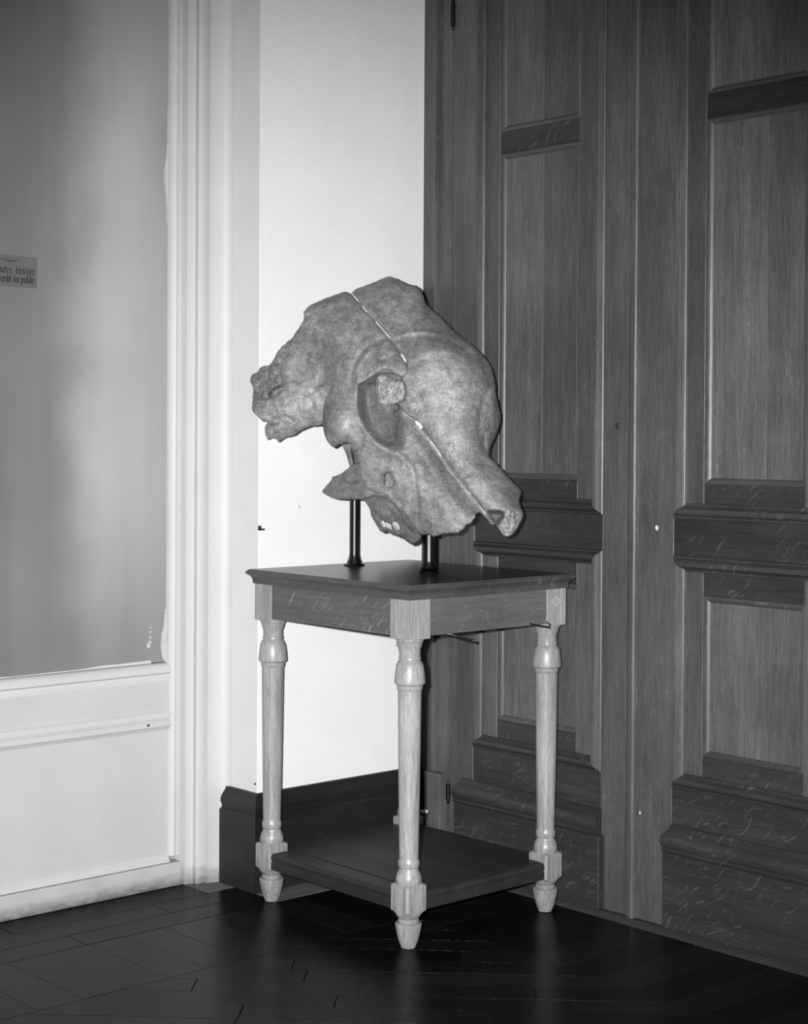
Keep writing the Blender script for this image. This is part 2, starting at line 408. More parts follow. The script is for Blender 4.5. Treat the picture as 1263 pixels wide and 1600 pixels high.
# ------------------------------------------------------------------ white glazed door on the left
XL = 0.6
D3 = tag(empty('door_3', (2.2, 4.2, 0)), kind='structure', label='white panelled door with one large grey blinded pane')
def wp(b, name, mat, label=None, **k):
    o = b.build(name, mat, D3, **k); o.matrix_parent_inverse = Matrix.Translation((-2.2, -4.2, 0))
    if label: o['label'] = label
    return o
b = MB(); b.box(XL, 2.8375, 4.222, 4.230, 0.6755, H-0.2); wp(b, 'pane', M['pane'], 'large dull grey pane')
b = MB(); b.box(XL, 2.846, 4.234, 4.240, 0.640, H-0.2); wp(b, 'rebate', M['joint'], 'dark rebate around the pane')
def bead_run(zy, x0, x1, name='moulding'):          # horizontal moulding, profile of (y, z)
    b = MB(); b.loft([[(x0, y, z) for y, z in zy], [(x1, y, z) for y, z in zy]]); wp(b, name, M['trim'], smooth=40)
def bead_up(xy, z0, z1, name='moulding'):
    b = MB(); b.loft([[(x, y, z0) for x, y in xy], [(x, y, z1) for x, y in xy]]); wp(b, name, M['trim'], smooth=40)
# frame of the pane: right stile and bottom rail with a round bead
bead_up([(2.842,4.24),(2.842,4.212),(2.848,4.204),(2.855,4.199),(2.862,4.200),(2.866,4.206),(2.869,4.200),(2.876,4.199),(2.880,4.204),(2.880,4.24)], 0.09, H-0.2, 'stile')
bead_run([(4.24,0.672),(4.214,0.672),(4.205,0.666),(4.200,0.655),(4.199,0.645),(4.207,0.640),(4.207,0.634),(4.203,0.628),(4.203,0.618),(4.24,0.618)], XL, 2.842, 'rail')
b = MB(); b.box(XL, 2.842, 4.211, 4.24, 0.528, 0.618); wp(b, 'panel', M['panelw'])
bead_run([(4.24,0.5285),(4.209,0.5285),(4.204,0.524),(4.203,0.509),(4.206,0.505),(4.199,0.500),(4.199,0.486),(4.206,0.478),(4.209,0.472),(4.24,0.472)], XL, 2.842, 'rail')
b = MB(); b.box(XL, 2.842, 4.2135, 4.24, 0.098, 0.472); wp(b, 'panel', M['panelw'])
bead_run([(4.24,0.098),(4.212,0.098),(4.206,0.092),(4.203,0.080),(4.201,0.074),(4.24,0.074)], XL, 2.842, 'rail')
b = MB(); b.box(XL, 2.880, 4.192, 4.24, 0.0005, 0.072); wp(b, 'skirting', M['skirt'], 'scuffed bottom rail with flaking paint', bevel=0.004)
# ragged putty and peeling paper along the edge of the pane
def ragged(pts, name, label, y=4.2205):
    b = MB(); top = [(x, y-0.0035, z) for x, z in pts]; bot = [(x, y+0.0018, z) for x, z in pts]
    b.loft([bot, top]); wp(b, name, M['putty'], label)
zz = [0.678+0.012*i for i in range(14)]
ragged([(2.8385, z) for z in zz] + [(2.8385-(0.004+0.014*math.exp(-((z-0.73)/0.045)**2)+0.003*random.random()), z) for z in zz[::-1]], 'putty', 'pale putty smear in the bottom corner of the pane')
xx = [1.7+0.057*i for i in range(20)]
ragged([(x, 0.6745) for x in xx] + [(x, 0.6765+0.003*random.random()+(0.005 if x > 2.6 else 0)) for x in xx[::-1]], 'putty', None)
zz = [1.99+0.02*i for i in range(18)]
ragged([(2.8385, z) for z in zz] + [(2.8385-(0.002+0.011*math.exp(-((z-2.13)/0.06)**2)+0.0015*random.random()), z) for z in zz[::-1]], 'peeling_strip', 'pale peeling strip at the edge of the pane')
for (x, z, s) in ((2.775,0.728,0.0065),(2.779,0.738,0.004),(2.781,0.752,0.003),(2.782,0.768,0.0025),(2.784,0.781,0.002)):
    ragged([(x+s*math.cos(a)*(0.6+0.5*random.random()), z+s*1.3*math.sin(a)) for a in np.linspace(0, 5.4, 7)], 'paint_fleck', None)
# little nail hole in the rail
b = MB(); b.lathe((0,0,0), [(0,0.004),(0.002,0.004),(0.003,0.002)], 10)
o = wp(b, 'nail_hole', M['black'], None); 
o.data.transform(Matrix.Translation((2.762, 4.199, 0.494)) @ Matrix.Rotation(math.radians(90), 4, 'X'))

# architrave between the white door and the pier
AP = [(2.8815,4.26),(2.8815,4.206),(2.8860,4.196),(2.8860,4.188),(2.905,4.186),(2.9125,4.182),(2.9165,4.186),(2.9165,4.172),(2.922,4.169),(2.940,4.169),(2.9445,4.171),(2.9445,4.155),(2.952,4.1555),(2.983,4.150),(2.991,4.1475),(2.998,4.143),(3.004,4.137),(3.0085,4.129),(3.0100,4.121),(3.012,4.121),(3.012,4.26)]
b = MB(); b.loft([[(x,y,0.0005) for x,y in AP], [(x,y,H) for x,y in AP]])
tag(b.build('trim_1', M['trim'], smooth=30), kind='structure', label='white stepped architrave between glazed door and pier')

# ------------------------------------------------------------------ sign on the pane
SG = tag(empty('door_sign', (2.27, 4.2215, 1.81)), 'small dim label with two lines of lettering stuck on the grey pane', 'sign')
inv = Matrix.Translation((-2.27, -4.2215, -1.81))
b = MB(); b.box(2.085, 2.398, 4.2185, 4.2219, 1.7665, 1.8535)
o = b.build('plate', M['sign'], SG); o.matrix_parent_inverse = inv
def arc(cx, cy, rx, ry, a0, a1, n=9):
    return [(cx+rx*math.cos(math.radians(a0+(a1-a0)*i/n)), cy+ry*math.sin(math.radians(a0+(a1-a0)*i/n))) for i in range(n+1)]
TH, TN = 0.19, 0.09                           # thick stem and thin stroke, x-height = 1
def stem(x, y0, y1): return ([(x, y0), (x, y1)], TH)
def ser(x, y, l=0.2): return ([(x-l, y), (x+l, y)], 0.085)
G = {
 'a': (0.80, [(arc(0.30,0.68,0.25,0.28,165,0)+[(0.55,0.12),(0.66,0.03),(0.76,0.1)], 0.14), (arc(0.28,0.27,0.22,0.25,75,300), 0.12), ([(0.34,0.02),(0.55,0.22)], TN), ([(0.34,0.52),(0.55,0.6)], TN)]),
 'n': (0.98, [stem(0.18,0,0.98), ser(0.18,0.03), ser(0.12,0.96,0.12), (arc(0.45,0.66,0.27,0.30,150,0)+[(0.72,0.0)], 0.15), ser(0.74,0.03)]),
 's': (0.68, [(arc(0.31,0.74,0.21,0.22,30,250)+arc(0.31,0.27,0.24,0.25,80,-155), 0.13)]),
 'i': (0.46, [stem(0.22,0,0.98), ser(0.22,0.03), ser(0.15,0.96,0.12), ([(0.22,1.26),(0.22,1.44)], 0.19)]),
 'u': (0.98, [stem(0.18,0.3,0.98), ser(0.12,0.96,0.13), (arc(0.42,0.3,0.25,0.29,180,330), 0.13), stem(0.72,0,0.98), ser(0.66,0.96,0.13), ser(0.78,0.03,0.12)]),
 'e': (0.80, [(arc(0.38,0.5,0.29,0.47,-5,180)+arc(0.38,0.5,0.29,0.47,180,320), 0.14), ([(0.1,0.52),(0.66,0.52)], TN)]),
 'r': (0.66, [stem(0.18,0,0.98), ser(0.18,0.03), ser(0.12,0.96,0.12), (arc(0.40,0.66,0.2,0.28,160,50), 0.15)]),
 'd': (0.92, [stem(0.66,0,1.6), ser(0.6,1.58,0.13), ser(0.72,0.03,0.12), (arc(0.36,0.48,0.27,0.46,40,320), 0.14)]),
 't': (0.56, [stem(0.22,0.2,1.3), (arc(0.38,0.2,0.16,0.19,180,300), 0.12), ([(0.02,0.95),(0.46,0.95)], TN)]),
 'p': (0.92, [stem(0.2,-0.5,0.98), ser(0.2,-0.48), ser(0.13,0.96,0.12), (arc(0.5,0.48,0.27,0.46,140,-140), 0.14)]),
 'b': (0.92, [stem(0.2,0,1.6), ser(0.14,1.58,0.13), (arc(0.5,0.48,0.27,0.46,140,-140), 0.14)]),
 'l': (0.46, [stem(0.22,0,1.6), ser(0.22,0.03), ser(0.15,1.58,0.12)]),
 'c': (0.76, [(arc(0.38,0.5,0.28,0.46,35,320), 0.14)]),
 'S': (0.90, [(arc(0.42,1.05,0.27,0.34,25,250)+arc(0.42,0.37,0.3,0.36,80,-155), 0.14)]),
 'I': (0.52, [stem(0.25,0,1.42), ser(0.25,0.03), ser(0.25,1.39)]),
 ' ': (0.62, []),
}
def lettering(text, xr, z, xh, cond, name):
    total = sum(G[c][0] for c in text)*xh*cond; x = xr-total; b = MB(); y = 4.2179
    for c in text:
        for pts, wd in G[c][1]:
            P = [Vector((x+p[0]*xh*cond, 0, z+p[1]*xh)) for p in pts]; L, R = [], []
            for i, p in enumerate(P):
                t = (P[min(i+1, len(P)-1)]-P[max(i-1, 0)]); t.normalize(); nrm = Vector((-t.z, 0, t.x))*wd*1.28*xh/2
                nrm.x *= 0.9 if cond > 0.8 else 0.75
                L.append((p.x+nrm.x, y, p.z+nrm.z)); R.append((p.x-nrm.x, y, p.z-nrm.z))
            n = len(P); b.add(L+R, [(i, i+1, n+i+1, n+i) for i in range(n-1)])
        x += G[c][0]*xh*cond
    o = b.build(name, M['print'], SG); o.matrix_parent_inverse = inv
lettering('Sans issue', 2.392, 1.8045, 0.0138, 1.24, 'lettering')
lettering('Interdit au public', 2.391, 1.7795, 0.0134, 0.73, 'lettering')
b = MB()
for k in range(3):
    pts = [(2.295+0.045*t-0.008*k, 4.2179, 1.8475-0.006*t-0.0022*k-0.004*math.sin(3.1*t)) for t in np.linspace(0, 1, 9)]
    L = [(x,y,z+0.0006) for x,y,z in pts]; R = [(x,y,z-0.0006) for x,y,z in pts]; n = len(pts)
    b.add(L+R, [(i,i+1,n+i+1,n+i) for i in range(n-1)])
o = b.build('flourish', M['print'], SG); o.matrix_parent_inverse = inv

# ------------------------------------------------------------------ oak double door
X0 = 3.630                                      # face of the stiles
def slab(parent, name, mat, y0, y1, z0, z1, x=X0, back=3.678, bevel=0.0012, tone=None, label=None):
    g = 0.0004
    b = MB(); b.box(x, back, y0+g, y1-g, z0+g, z1-g); o = b.build(name, mat, parent, bevel=bevel, tone=tone, seg=1)
    o.matrix_parent_inverse = Matrix.Translation(-parent.location)
    if label: o['label'] = label
    return o
def frame_mould(parent, name, prof, y0, y1, z0, z1, x=X0, tones=(0, 0)):
    """mitred frame: prof = (inset from the outer edge, height above plane x)"""
    for side in range(4):
        b = MB(); A, B = [], []
        for t, h in prof:
            xx = x-h
            if side == 0: A.append((xx, y1-t, z0+t)); B.append((xx, y1-t, z1-t))
            if side == 1: A.append((xx, y0+t, z0+t)); B.append((xx, y0+t, z1-t))
            if side == 2: A.append((xx, y0+t, z0+t)); B.append((xx, y1-t, z0+t))
            if side == 3: A.append((xx, y0+t, z1-t)); B.append((xx, y1-t, z1-t))
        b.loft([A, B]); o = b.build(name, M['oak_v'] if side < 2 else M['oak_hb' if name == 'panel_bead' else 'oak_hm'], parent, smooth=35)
        o.matrix_parent_inverse = Matrix.Translation(-parent.location)
BOL = [(0.0,-0.02),(0.0,0.003),(0.003,0.006),(0.006,0.006),(0.009,0.011),(0.014,0.018),(0.021,0.020),(0.027,0.018),(0.031,0.010),(0.034,0.004),(0.038,0.001),(0.041,0.002),(0.043,-0.004),(0.043,-0.02)]
PB = [(0.0,-0.03),(0.0,-0.004),(0.004,-0.003),(0.010,-0.005),(0.015,-0.010),(0.017,-0.012),(0.017,-0.03)]
BASEP = [(0.0,0.0),(0.0,0.025),(0.218,0.025),(0.2215,0.031),(0.228,0.034),(0.232,0.030),(0.236,0.033),(0.252,0.040),(0.266,0.036),(0.276,0.024),(0.282,0.012),(0.290,0.008),(0.294,0.0)]
def leaf(name, label, ya, yb, hinge_hi):
    """one leaf between ya > yb (y falls towards the camera); hinge_hi: hinges at ya"""
    D = tag(empty(name, (X0, ya if hinge_hi else yb, 0)), label, kind='structure')
    c = 3.0545
    def mir(a, d): return (a, d) if hinge_hi else (2*c-d, 2*c-a)
    LT = 3.02
    def S(nm, mat, a, d, z0, z1, **k):               # a < d given for the hinge-left leaf
        a2, d2 = mir(a, d); return slab(D, nm, mat, a2, d2, z0, z1, **k)
    S('stile', M['oak_v'], 3.7085, 3.8140, 0.006, LT, tone=-0.2)
    S('stile', M['oak_v'], 3.0560, 3.1825, 0.006, LT, tone=0.1)
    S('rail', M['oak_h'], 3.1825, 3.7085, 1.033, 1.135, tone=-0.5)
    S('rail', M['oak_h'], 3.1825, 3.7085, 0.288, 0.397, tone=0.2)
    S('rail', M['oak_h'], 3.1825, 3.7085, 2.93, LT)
    # projecting foot board under a heavy ogee
    a, d = mir(3.170, 3.768)
    b = MB(); b.box(3.605, 3.640, a, d, 0.010, 0.2185); o = b.build('foot_board', M['oak_h'], D, bevel=0.0015, tone=0.1, seg=1); o.matrix_parent_inverse = Matrix.Translation(-D.location)
    pr = [(z, h) for z, h in BASEP if z >= 0.218]
    b = MB(); e = lambda s: [(X0-h, (a+0.012-max(h-0.02, 0)*0.6 if s == 0 else d-0.012+max(h-0.02, 0)*0.6), z) for z, h in pr] + [(X0+0.006, (a+0.012 if s == 0 else d-0.012), 0.294), (X0+0.006, (a+0.012 if s == 0 else d-0.012), 0.218)]
    b.loft([e(0), e(1)]); o = b.build('foot_moulding', M['oak_h'], D, smooth=40, tone=0.6); o.matrix_parent_inverse = Matrix.Translation(-D.location)
    for (z0, z1, cuts) in ((1.135, 2.93, (2.215, 2.282)), (0.397, 1.033, None)):
        y0, y1 = mir(3.1825, 3.7085)
        frame_mould(D, 'moulding', BOL, y0, y1, z0, z1)
        xi = X0+0.002; t = 0.041
        i0, i1 = y0+t, y1-t
        sw = 0.060
        slab(D, 'inner_stile', M['oak_v'], i1-sw, i1, z0+t, z1-t, x=xi)
        slab(D, 'inner_stile', M['oak_v'], i0, i0+sw, z0+t, z1-t, x=xi)
        p0, p1 = i0+sw, i1-sw
        rb = (z0+t, 1.231) if cuts else (z0+t, 0.493)
        rt = (2.84, z1-t) if cuts else (0.928, z1-t)
        slab(D, 'inner_rail', M['oak_h'], p0, p1, *rb, x=xi, tone=0.1); slab(D, 'inner_rail', M['oak_h'], p0, p1, *rt, x=xi, tone=-0.1)
        fields = [(rb[1], rt[0])]
        if cuts:
            slab(D, 'inner_rail', M['oak_h'], p0, p1, *cuts, x=xi, tone=-0.9)
            fields = [(rb[1], cuts[0]), (cuts[1], rt[0])]
        for (f0, f1) in fields:
            frame_mould(D, 'panel_bead', PB, p0, p1, f0, f1, x=xi)
            pm = p0+(p1-p0)*(0.47 if hinge_hi else 0.40)
            big = random.uniform(-0.2, 0.2)
            slab(D, 'panel_board', M['oak_p'], p0+0.016, pm, f0+0.016, f1-0.016, x=xi+0.0105, tone=(-0.9 if hinge_hi else 0.0)+big, bevel=0.0003)
            slab(D, 'panel_board', M['oak_p'], pm, p1-0.016, f0+0.016, f1-0.016, x=xi+0.0105, tone=(0.2 if hinge_hi else 1.0)+big, bevel=0.0003)
    return D
DL = leaf('door_1', 'left leaf of the dark oak double door, behind the table', 3.814, 3.056, True)
DR = leaf('door_2', 'right leaf of the dark oak double door, nearest the camera', 3.053, 2.295, False)
def onleaf(D, b, name, mat, label=None, **k):
    o = b.build(name, mat, D, **k); o.matrix_parent_inverse = Matrix.Translation(-D.location)
    if label: o['label'] = label
    return o
# rounded cover strip where the leaves meet
CS = [(3.640,3.088),(3.626,3.088),(3.624,3.083),(3.621,3.080),(3.621,3.070),(3.6165,3.067),(3.612,3.063),(3.6105,3.058),(3.612,3.053),(3.617,3.050),(3.622,3.049),(3.629,3.048),(3.629,3.054),(3.640,3.054)]
b = MB(); b.loft([[(x,y,0.008) for x,y in CS], [(x,y,3.02) for x,y in CS]]); onleaf(DL, b, 'cover_strip', M['oak_v'], smooth=45, tone=0.4)
# hinges
for zc, L_ in ((2.675, 0.075), (1.55, 0.075), (0.239, 0.052)):
    b = MB()
    r = 0.0075
    prof = [(-L_/2-0.012, 0.0015), (-L_/2-0.006, 0.005), (-L_/2, 0.0045), (-L_/2+0.002, r), (-0.001, r), (0, 0.006), (0.001, r), (L_/2-0.002, r), (L_/2, 0.0045), (L_/2+0.006, 0.005), (L_/2+0.012, 0.0015)]
    b.lathe((3.626, 3.8150, zc), prof, 14); onleaf(DL, b, 'hinge', M['bronze'], smooth=50)
b = MB(); b.lathe((0,0,0), [(0,0.009),(0.0015,0.009),(0.0025,0.007)], 14); o = onleaf(DL, b, 'keyhole_cover', M['oak_h'], tone=0.8)
o.data.transform(Matrix.Translation((3.630, 3.1325, 1.389)) @ Matrix.Scale(1.35, 4, (0,0,1)) @ Matrix.Scale(0.8, 4) @ Matrix.Rotation(math.radians(-90), 4, 'Y'))
b = MB(); b.box(3.6272, 3.6285, 3.1315, 3.1335, 1.380, 1.394); onleaf(DL, b, 'keyhole', M['black'])
def chip(D, y, z, s, label):
    pts = [(y+s*math.cos(a)*random.uniform(0.7,1.1), z+1.4*s*math.sin(a)*random.uniform(0.7,1.1)) for a in np.linspace(0, 5.4, 7)]
    b = MB(); b.loft([[(3.6315, a, c) for a, c in pts], [(3.6288, a, c) for a, c in pts]]); onleaf(D, b, 'paint_chip', M['plaster'], label)
chip(DR, 2.9857, 1.1054, 0.0055, 'white chip on the dark stile'); chip(DR, 3.0385, 0.3055, 0.0035, None)
# door frame against the white wall
FP = [(3.70,3.9905),(3.668,3.9905),(3.668,3.915),(3.652,3.911),(3.640,3.909),(3.630,3.903),(3.622,3.895),(3.619,3.888),(3.622,3.880),(3.632,3.877),(3.632,3.869),(3.637,3.867),(3.637,3.862),(3.631,3.860),(3.631,3.8165),(3.70,3.8165)]
b = MB(); b.loft([[(x,y,0.292) for x,y in FP], [(x,y,3.06) for x,y in FP]])
TR = tag(b.build('trim_2', M['oak_v'], smooth=40, tone=-0.2), kind='structure', label='dark oak moulded door frame in the corner beside the white wall')
b = MB(); b.box(3.601, 3.70, 3.829, 3.902, 0.006, 0.296); o = b.build('plinth_block', M['oak_v'], TR, bevel=0.004, tone=1.4)
b = MB(); b.box(3.668, 3.70, 3.902, 3.9905, 0.006, 0.292); b.build('plinth_back', M['oak_v'], TR, tone=-0.8)
b = MB(); b.box(3.631, 3.70, 3.8165, 3.829, 0.006, 0.292); b.build('plinth_edge', M['oak_v'], TR, tone=-0.4)
b = MB(); b.box(3.631, 3.70, 2.19, 2.293, 0.006, 3.06); b.build('frame_post', M['oak_v'], TR, bevel=0.002)
b = MB(); b.box(3.631, 3.70, 2.19, 3.99, 3.06, 3.16); b.build('frame_head', M['oak_h'], TR, bevel=0.002)

# small door stop with a bright beaded rim, behind the near table leg
kx, ky = 3.5865, 3.8825
KN = tag(empty('door_stop', (kx, ky, 0)), 'small dark post with a bright beaded rim on the floor by the door frame plinth', 'door stop')
kinv = Matrix.Translation((-kx, -ky, 0))
b = MB(); b.lathe((kx, ky, 0), [(0.0005,0.0125),(0.006,0.0125),(0.010,0.008),(0.148,0.008),(0.153,0.0115),(0.166,0.0115),(0.169,0.009)], 20)
o = b.build('post', M['black'], KN, smooth=40); o.matrix_parent_inverse = kinv
b = MB()
for k in range(14):
    a = 2*math.pi*k/14; b.lathe((kx+0.0095*math.cos(a), ky+0.0095*math.sin(a), 0.1725), [(-0.004,0.001),(-0.002,0.0030),(0.001,0.0033),(0.003,0.0022),(0.004,0.0006)], 8)
o = b.build('beaded_rim', M['ivory'], KN, smooth=60); o.matrix_parent_inverse = kinv; o['label'] = 'bright beaded rim'

# little things on the pier
b = MB(); b.box(3.0095, 3.028, 3.984, 3.9925, 1.0740, 1.0795); b.box(3.0095, 3.0135, 3.982, 3.9925, 1.0740, 1.0880)
tag(b.build('wall_hook', M['black']), 'small black iron hook on the edge of the white pier', 'hook')
b = MB(); b.lathe((0,0,0), [(-0.004,0.0035),(0.001,0.0035),(0.002,0.002)], 8); b2 = b
o = tag(b2.build('nail', M['black']), 'small dark nail head low on the white pier above its baseboard', 'nail'); o.data.transform(Matrix.Translation((3.0085, 4.000, 0.318)) @ Matrix.Rotation(math.radians(-90), 4, 'Y'))
b = MB(); b.lathe((0,0,0), [(-0.003,0.006),(0.0006,0.006),(0.0012,0.004)], 9)
o = tag(b.build('wall_plug', M['plaster']), 'white filler spot on the wall left of the thinner support rod', 'filler spot'); o.data.transform(Matrix.Translation((3.163, 3.9915, 1.141)) @ Matrix.Rotation(math.radians(90), 4, 'X'))

# ================================================================== TABLE
xa, xb, ya, yb = 2.980, 3.508, 3.285, 3.880
TB = tag(empty('display_table', ((xa+xb)/2, (ya+yb)/2, 0)), 'square oak display table with pale turned legs and a low shelf, carrying the skull', 'table')
tinv = Matrix.Translation(-TB.location)
def tp(b, name, mat, label=None, **k):
    o = b.build(name, mat, TB, **k); o.matrix_parent_inverse = tinv
    if label: o['label'] = label
    return o
ZT, OV = 0.9665, 0.058
x0, x1, y0, y1 = xa-OV, xb+OV, ya-OV, yb+OV
def rring(ins, z): return [(x0+ins,y0+ins,z),(x1-ins,y0+ins,z),(x1-ins,y1-ins,z),(x0+ins,y1-ins,z)]
b = MB(); b.loft([rring(i, ZT-d) for i, d in ((0.019,0.041),(0.016,0.040),(0.0155,0.031),(0.0145,0.026),(0.011,0.020),(0.005,0.0155),(0.0015,0.0125),(0.0,0.010),(0.001,0.0065),(0.0045,0.004),(0.006,0.0015),(0.0075,0.0))])
TT = tp(b, 'tabletop', M['top'], smooth=25, tone=0)
TT.data.materials.append(M['edge'])
for p in TT.data.polygons:
    if p.normal.z < 0.9: p.material_index = 1
hb, ZB = 0.0375, 0.821
for i, (lx, ly) in enumerate(((xa,ya),(xa,yb),(xb,ya),(xb+0.005,yb-0.004))):
    b = MB(); n = 40
    def sq(h, z, c=0.0):           # square section with n points, c rounds it towards a circle
        out = []
        for k in range(n):
            a = 2*math.pi*(k+0.5)/n; ca, sa = math.cos(a), math.sin(a); r = h/max(abs(ca), abs(sa)); r = min(r, h*1.36); out.append((lx+r*ca, ly+r*sa, z))
        return out
    def ci(r, z): return [(lx+r*math.cos(2*math.pi*(k+0.5)/n), ly+r*math.sin(2*math.pi*(k+0.5)/n), z) for k in range(n)]
    P = lambda px_: px_*0.0016963
    zz = lambda y: (1479.8-y)*0.0016963*1.0025
    rings = [ci(P(9),0.0005), ci(P(11.5),0.001), ci(P(12.5),0.006), ci(P(16.5),zz(1466)), ci(P(19.3),zz(1454)), ci(P(20.8),zz(1445)), ci(P(21),zz(1442)), ci(P(20),zz(1440.5)), ci(P(17.5),zz(1440.5)),
             ci(P(15.8),zz(1440)), ci(P(16.6),zz(1438)), ci(P(16.6),zz(1436)), ci(P(15),zz(1434)), ci(P(17.5),zz(1431.5)), ci(P(20.2),zz(1427))]
    hl = 0.0355
    rings += [ci(P(21.2), zz(1425)), sq(hl, zz(1420.5)), sq(hl, zz(1381)), ci(P(21), zz(1378.5)),
              ci(P(19),zz(1380)), ci(P(20.2),zz(1375.5)), ci(P(20.4),zz(1371)), ci(P(18.5),zz(1364)), ci(P(15.6),zz(1358)), ci(P(14.7),zz(1354.5)), ci(P(15),zz(1353.5)), ci(P(16.6),zz(1352.5)), ci(P(16.9),zz(1348)), ci(P(16.9),zz(1344)), ci(P(15.4),zz(1341.5)),
              ci(P(15.2),zz(1339)), ci(P(16.9),zz(1230)), ci(P(18.6),zz(1078)), ci(P(20.0),zz(1076)), ci(P(20.6),zz(1071)), ci(P(20.6),zz(1069.5)), ci(P(24.2),zz(1067)), ci(P(24.4),zz(1064)), ci(P(23.4),zz(1052)), ci(P(21.6),zz(1039)), ci(P(19),zz(1033.5)), ci(P(16.8),zz(1031)), ci(P(16.8),zz(1029.5)), ci(P(17.8),zz(1028.5)), ci(P(17.6),zz(1026.5)), ci(P(16.4),zz(1025)),
              ci(P(16.6),zz(1014)), ci(P(17.6),zz(1012)), ci(P(19),zz(1007)), ci(P(21.2),zz(1000.5)), ci(P(22.3),zz(999.5)), ci(P(22.3),ZB-0.001)]
    b.loft(rings)
    b.box(lx-hb, lx+hb, ly-hb, ly+hb, ZB, 0.9255)
    tp(b, 'leg', M['leg'], 'pale turned leg', smooth=32, tone=(0.3,0,-0.2,0)[i])
# aprons, a touch behind the faces of the leg blocks
g = 0.0045
for (name, ax) in (('apron', 'x0'), ('apron', 'y0'), ('apron', 'x1'), ('apron', 'y1')):
    b = MB()
    if ax == 'x0': b.box(xa-hb+g, xa-hb+g+0.022, ya+hb, yb-hb, 0.8275, 0.9255)
    if ax == 'x1': b.box(xb+hb-g-0.022, xb+hb-g, ya+hb, yb-hb, 0.8275, 0.9255)
    if ax == 'y0': b.box(xa+hb, xb-hb, ya-hb+g, ya-hb+g+0.022, 0.8275, 0.9255)
    if ax == 'y1': b.box(xa+hb, xb-hb, yb+hb-g-0.022, yb+hb-g, 0.8275, 0.9255)
    tp(b, name, M['apron_y'] if ax[0] == 'x' else M['apron_x'], 'dark figured oak apron', bevel=0.001, tone=0, seg=1)
# low shelf: boards in a moulded frame that dies into the leg blocks
sx0, sx1, sy0, sy1 = xa-0.030, xb+0.030, ya-0.030, yb+0.030
def notch(ins, z):
    a0, a1, c0, c1 = sx0+ins, sx1-ins, sy0+ins, sy1-ins; k = hl+0.0005
    return [(xa+k,c0,z),(xb-k,c0,z),(xb-k,ya+k,z),(a1,ya+k,z),(a1,yb-k,z),(xb-k,yb-k,z),(xb-k,c1,z),(xa+k,c1,z),(xa+k,yb-k,z),(a0,yb-k,z),(a0,ya+k,z),(xa+k,ya+k,z)]
b = MB(); b.loft([notch(i, z) for i, z in ((0.004,0.100),(0.0,0.102),(0.0,0.122),(0.003,0.125),(0.003,0.1285),(0.0,0.131),(-0.0005,0.139),(0.002,0.144),(0.008,0.1475))])
tp(b, 'shelf', M['shelf'], smooth=30, tone=0)
for k in range(4):
    u0 = xa+hl+0.004+(xb-xa-2*hl-0.008)*k/4; u1 = xa+hl+0.004+(xb-xa-2*hl-0.008)*(k+1)/4
    b = MB(); b.box(u0+0.0006, u1-0.0006, ya-0.014, yb+0.014, 0.1474, 0.1500)
    tp(b, 'shelf_board', M['shelf'], bevel=0.0007, tone=(-0.6,0.5,-0.2,0.3)[k], seg=1)
# iron hooks under the near apron and the inventory ring on the right leg block
yf = ya-hb
b = MB(); b.tube([(3.405,yf+0.005,0.834),(3.400,yf-0.004,0.832),(3.4690,yf-0.010,0.8185),(3.4725,yf-0.008,0.826),(3.4690,yf+0.002,0.833)], 0.0028, 8); tp(b, 'hook', M['steel'], 'bent steel hook under the apron', smooth=60)
b = MB(); b.tube([(3.080,yf+0.012,0.8290),(3.086,yf-0.004,0.8285),(3.120,yf-0.012,0.816),(3.160,yf-0.016,0.8065)], 0.0032, 8); b.lathe((3.160,yf-0.017,0.8065), [(-0.004,0.0015),(-0.002,0.004),(0.002,0.004),(0.004,0.0015)], 10); tp(b, 'hook', M['steel'], 'steel hook swung out under the apron', smooth=60)
b = MB(); cx, cz = 3.5045, 0.8895; R = 0.0118; n = 28; yy = yf-0.0006
rr_ = [R*(1+0.16*abs(math.cos(2*math.pi*k/n))**6) for k in range(n)]
A = [(cx+(rr_[k]+0.0008)*math.cos(2*math.pi*k/n), yy, cz+(R*0.92+0.0008)*math.sin(2*math.pi*k/n)) for k in range(n)]; B = [(cx+(rr_[k]-0.0008)*math.cos(2*math.pi*k/n), yy, cz+(R*0.92-0.0008)*math.sin(2*math.pi*k/n)) for k in range(n)]
b.add(A+B, [(k, (k+1) % n, n+(k+1) % n, n+k) for k in range(n)])
for (dx, w2, z0_, z1_) in ((0, 0.0011, -0.0065, 0.0065), (0, 0.0022, 0.0042, 0.0062), (0, 0.0022, -0.0062, -0.0042)):
    b.add([(cx+dx-w2,yy,cz+z0_),(cx+dx+w2,yy,cz+z0_),(cx+dx+w2,yy,cz+z1_),(cx+dx-w2,yy,cz+z1_)], [(0,1,2,3)])
tp(b, 'inventory_mark', M['plaster'], 'pale ringed inventory mark')

# ================================================================== SUPPORT RODS
def rod(x, y, r, rb, ztop, label):
    R_ = tag(empty('support_rod', (x, y, ZT)), label, 'rod')
    b = MB(); b.lathe((x,y,ZT), [(0.012,r*1.12),(0.03,r),(ztop-ZT,r)], 24); o = b.build('rod', M['bronze'], R_, smooth=40); o.matrix_parent_inverse = Matrix.Translation(-R_.location)
    b = MB(); b.lathe((x,y,ZT), [(0.0004,rb*0.98),(0.0025,rb),(0.005,rb*0.93),(0.0065,rb*0.72),(0.012,r*1.45),(0.022,r*1.16),(0.032,r*1.02)], 28); o = b.build('flange', M['bronze'], R_, smooth=40); o.matrix_parent_inverse = Matrix.Translation(-R_.location)
rod(3.262, 3.848, 0.0145, 0.032, 1.180, 'thinner dark bronze support rod, under the cheek bone')
rod(3.268, 3.524, 0.0195, 0.030, 1.084, 'thicker dark bronze support rod, under the tusk sockets')

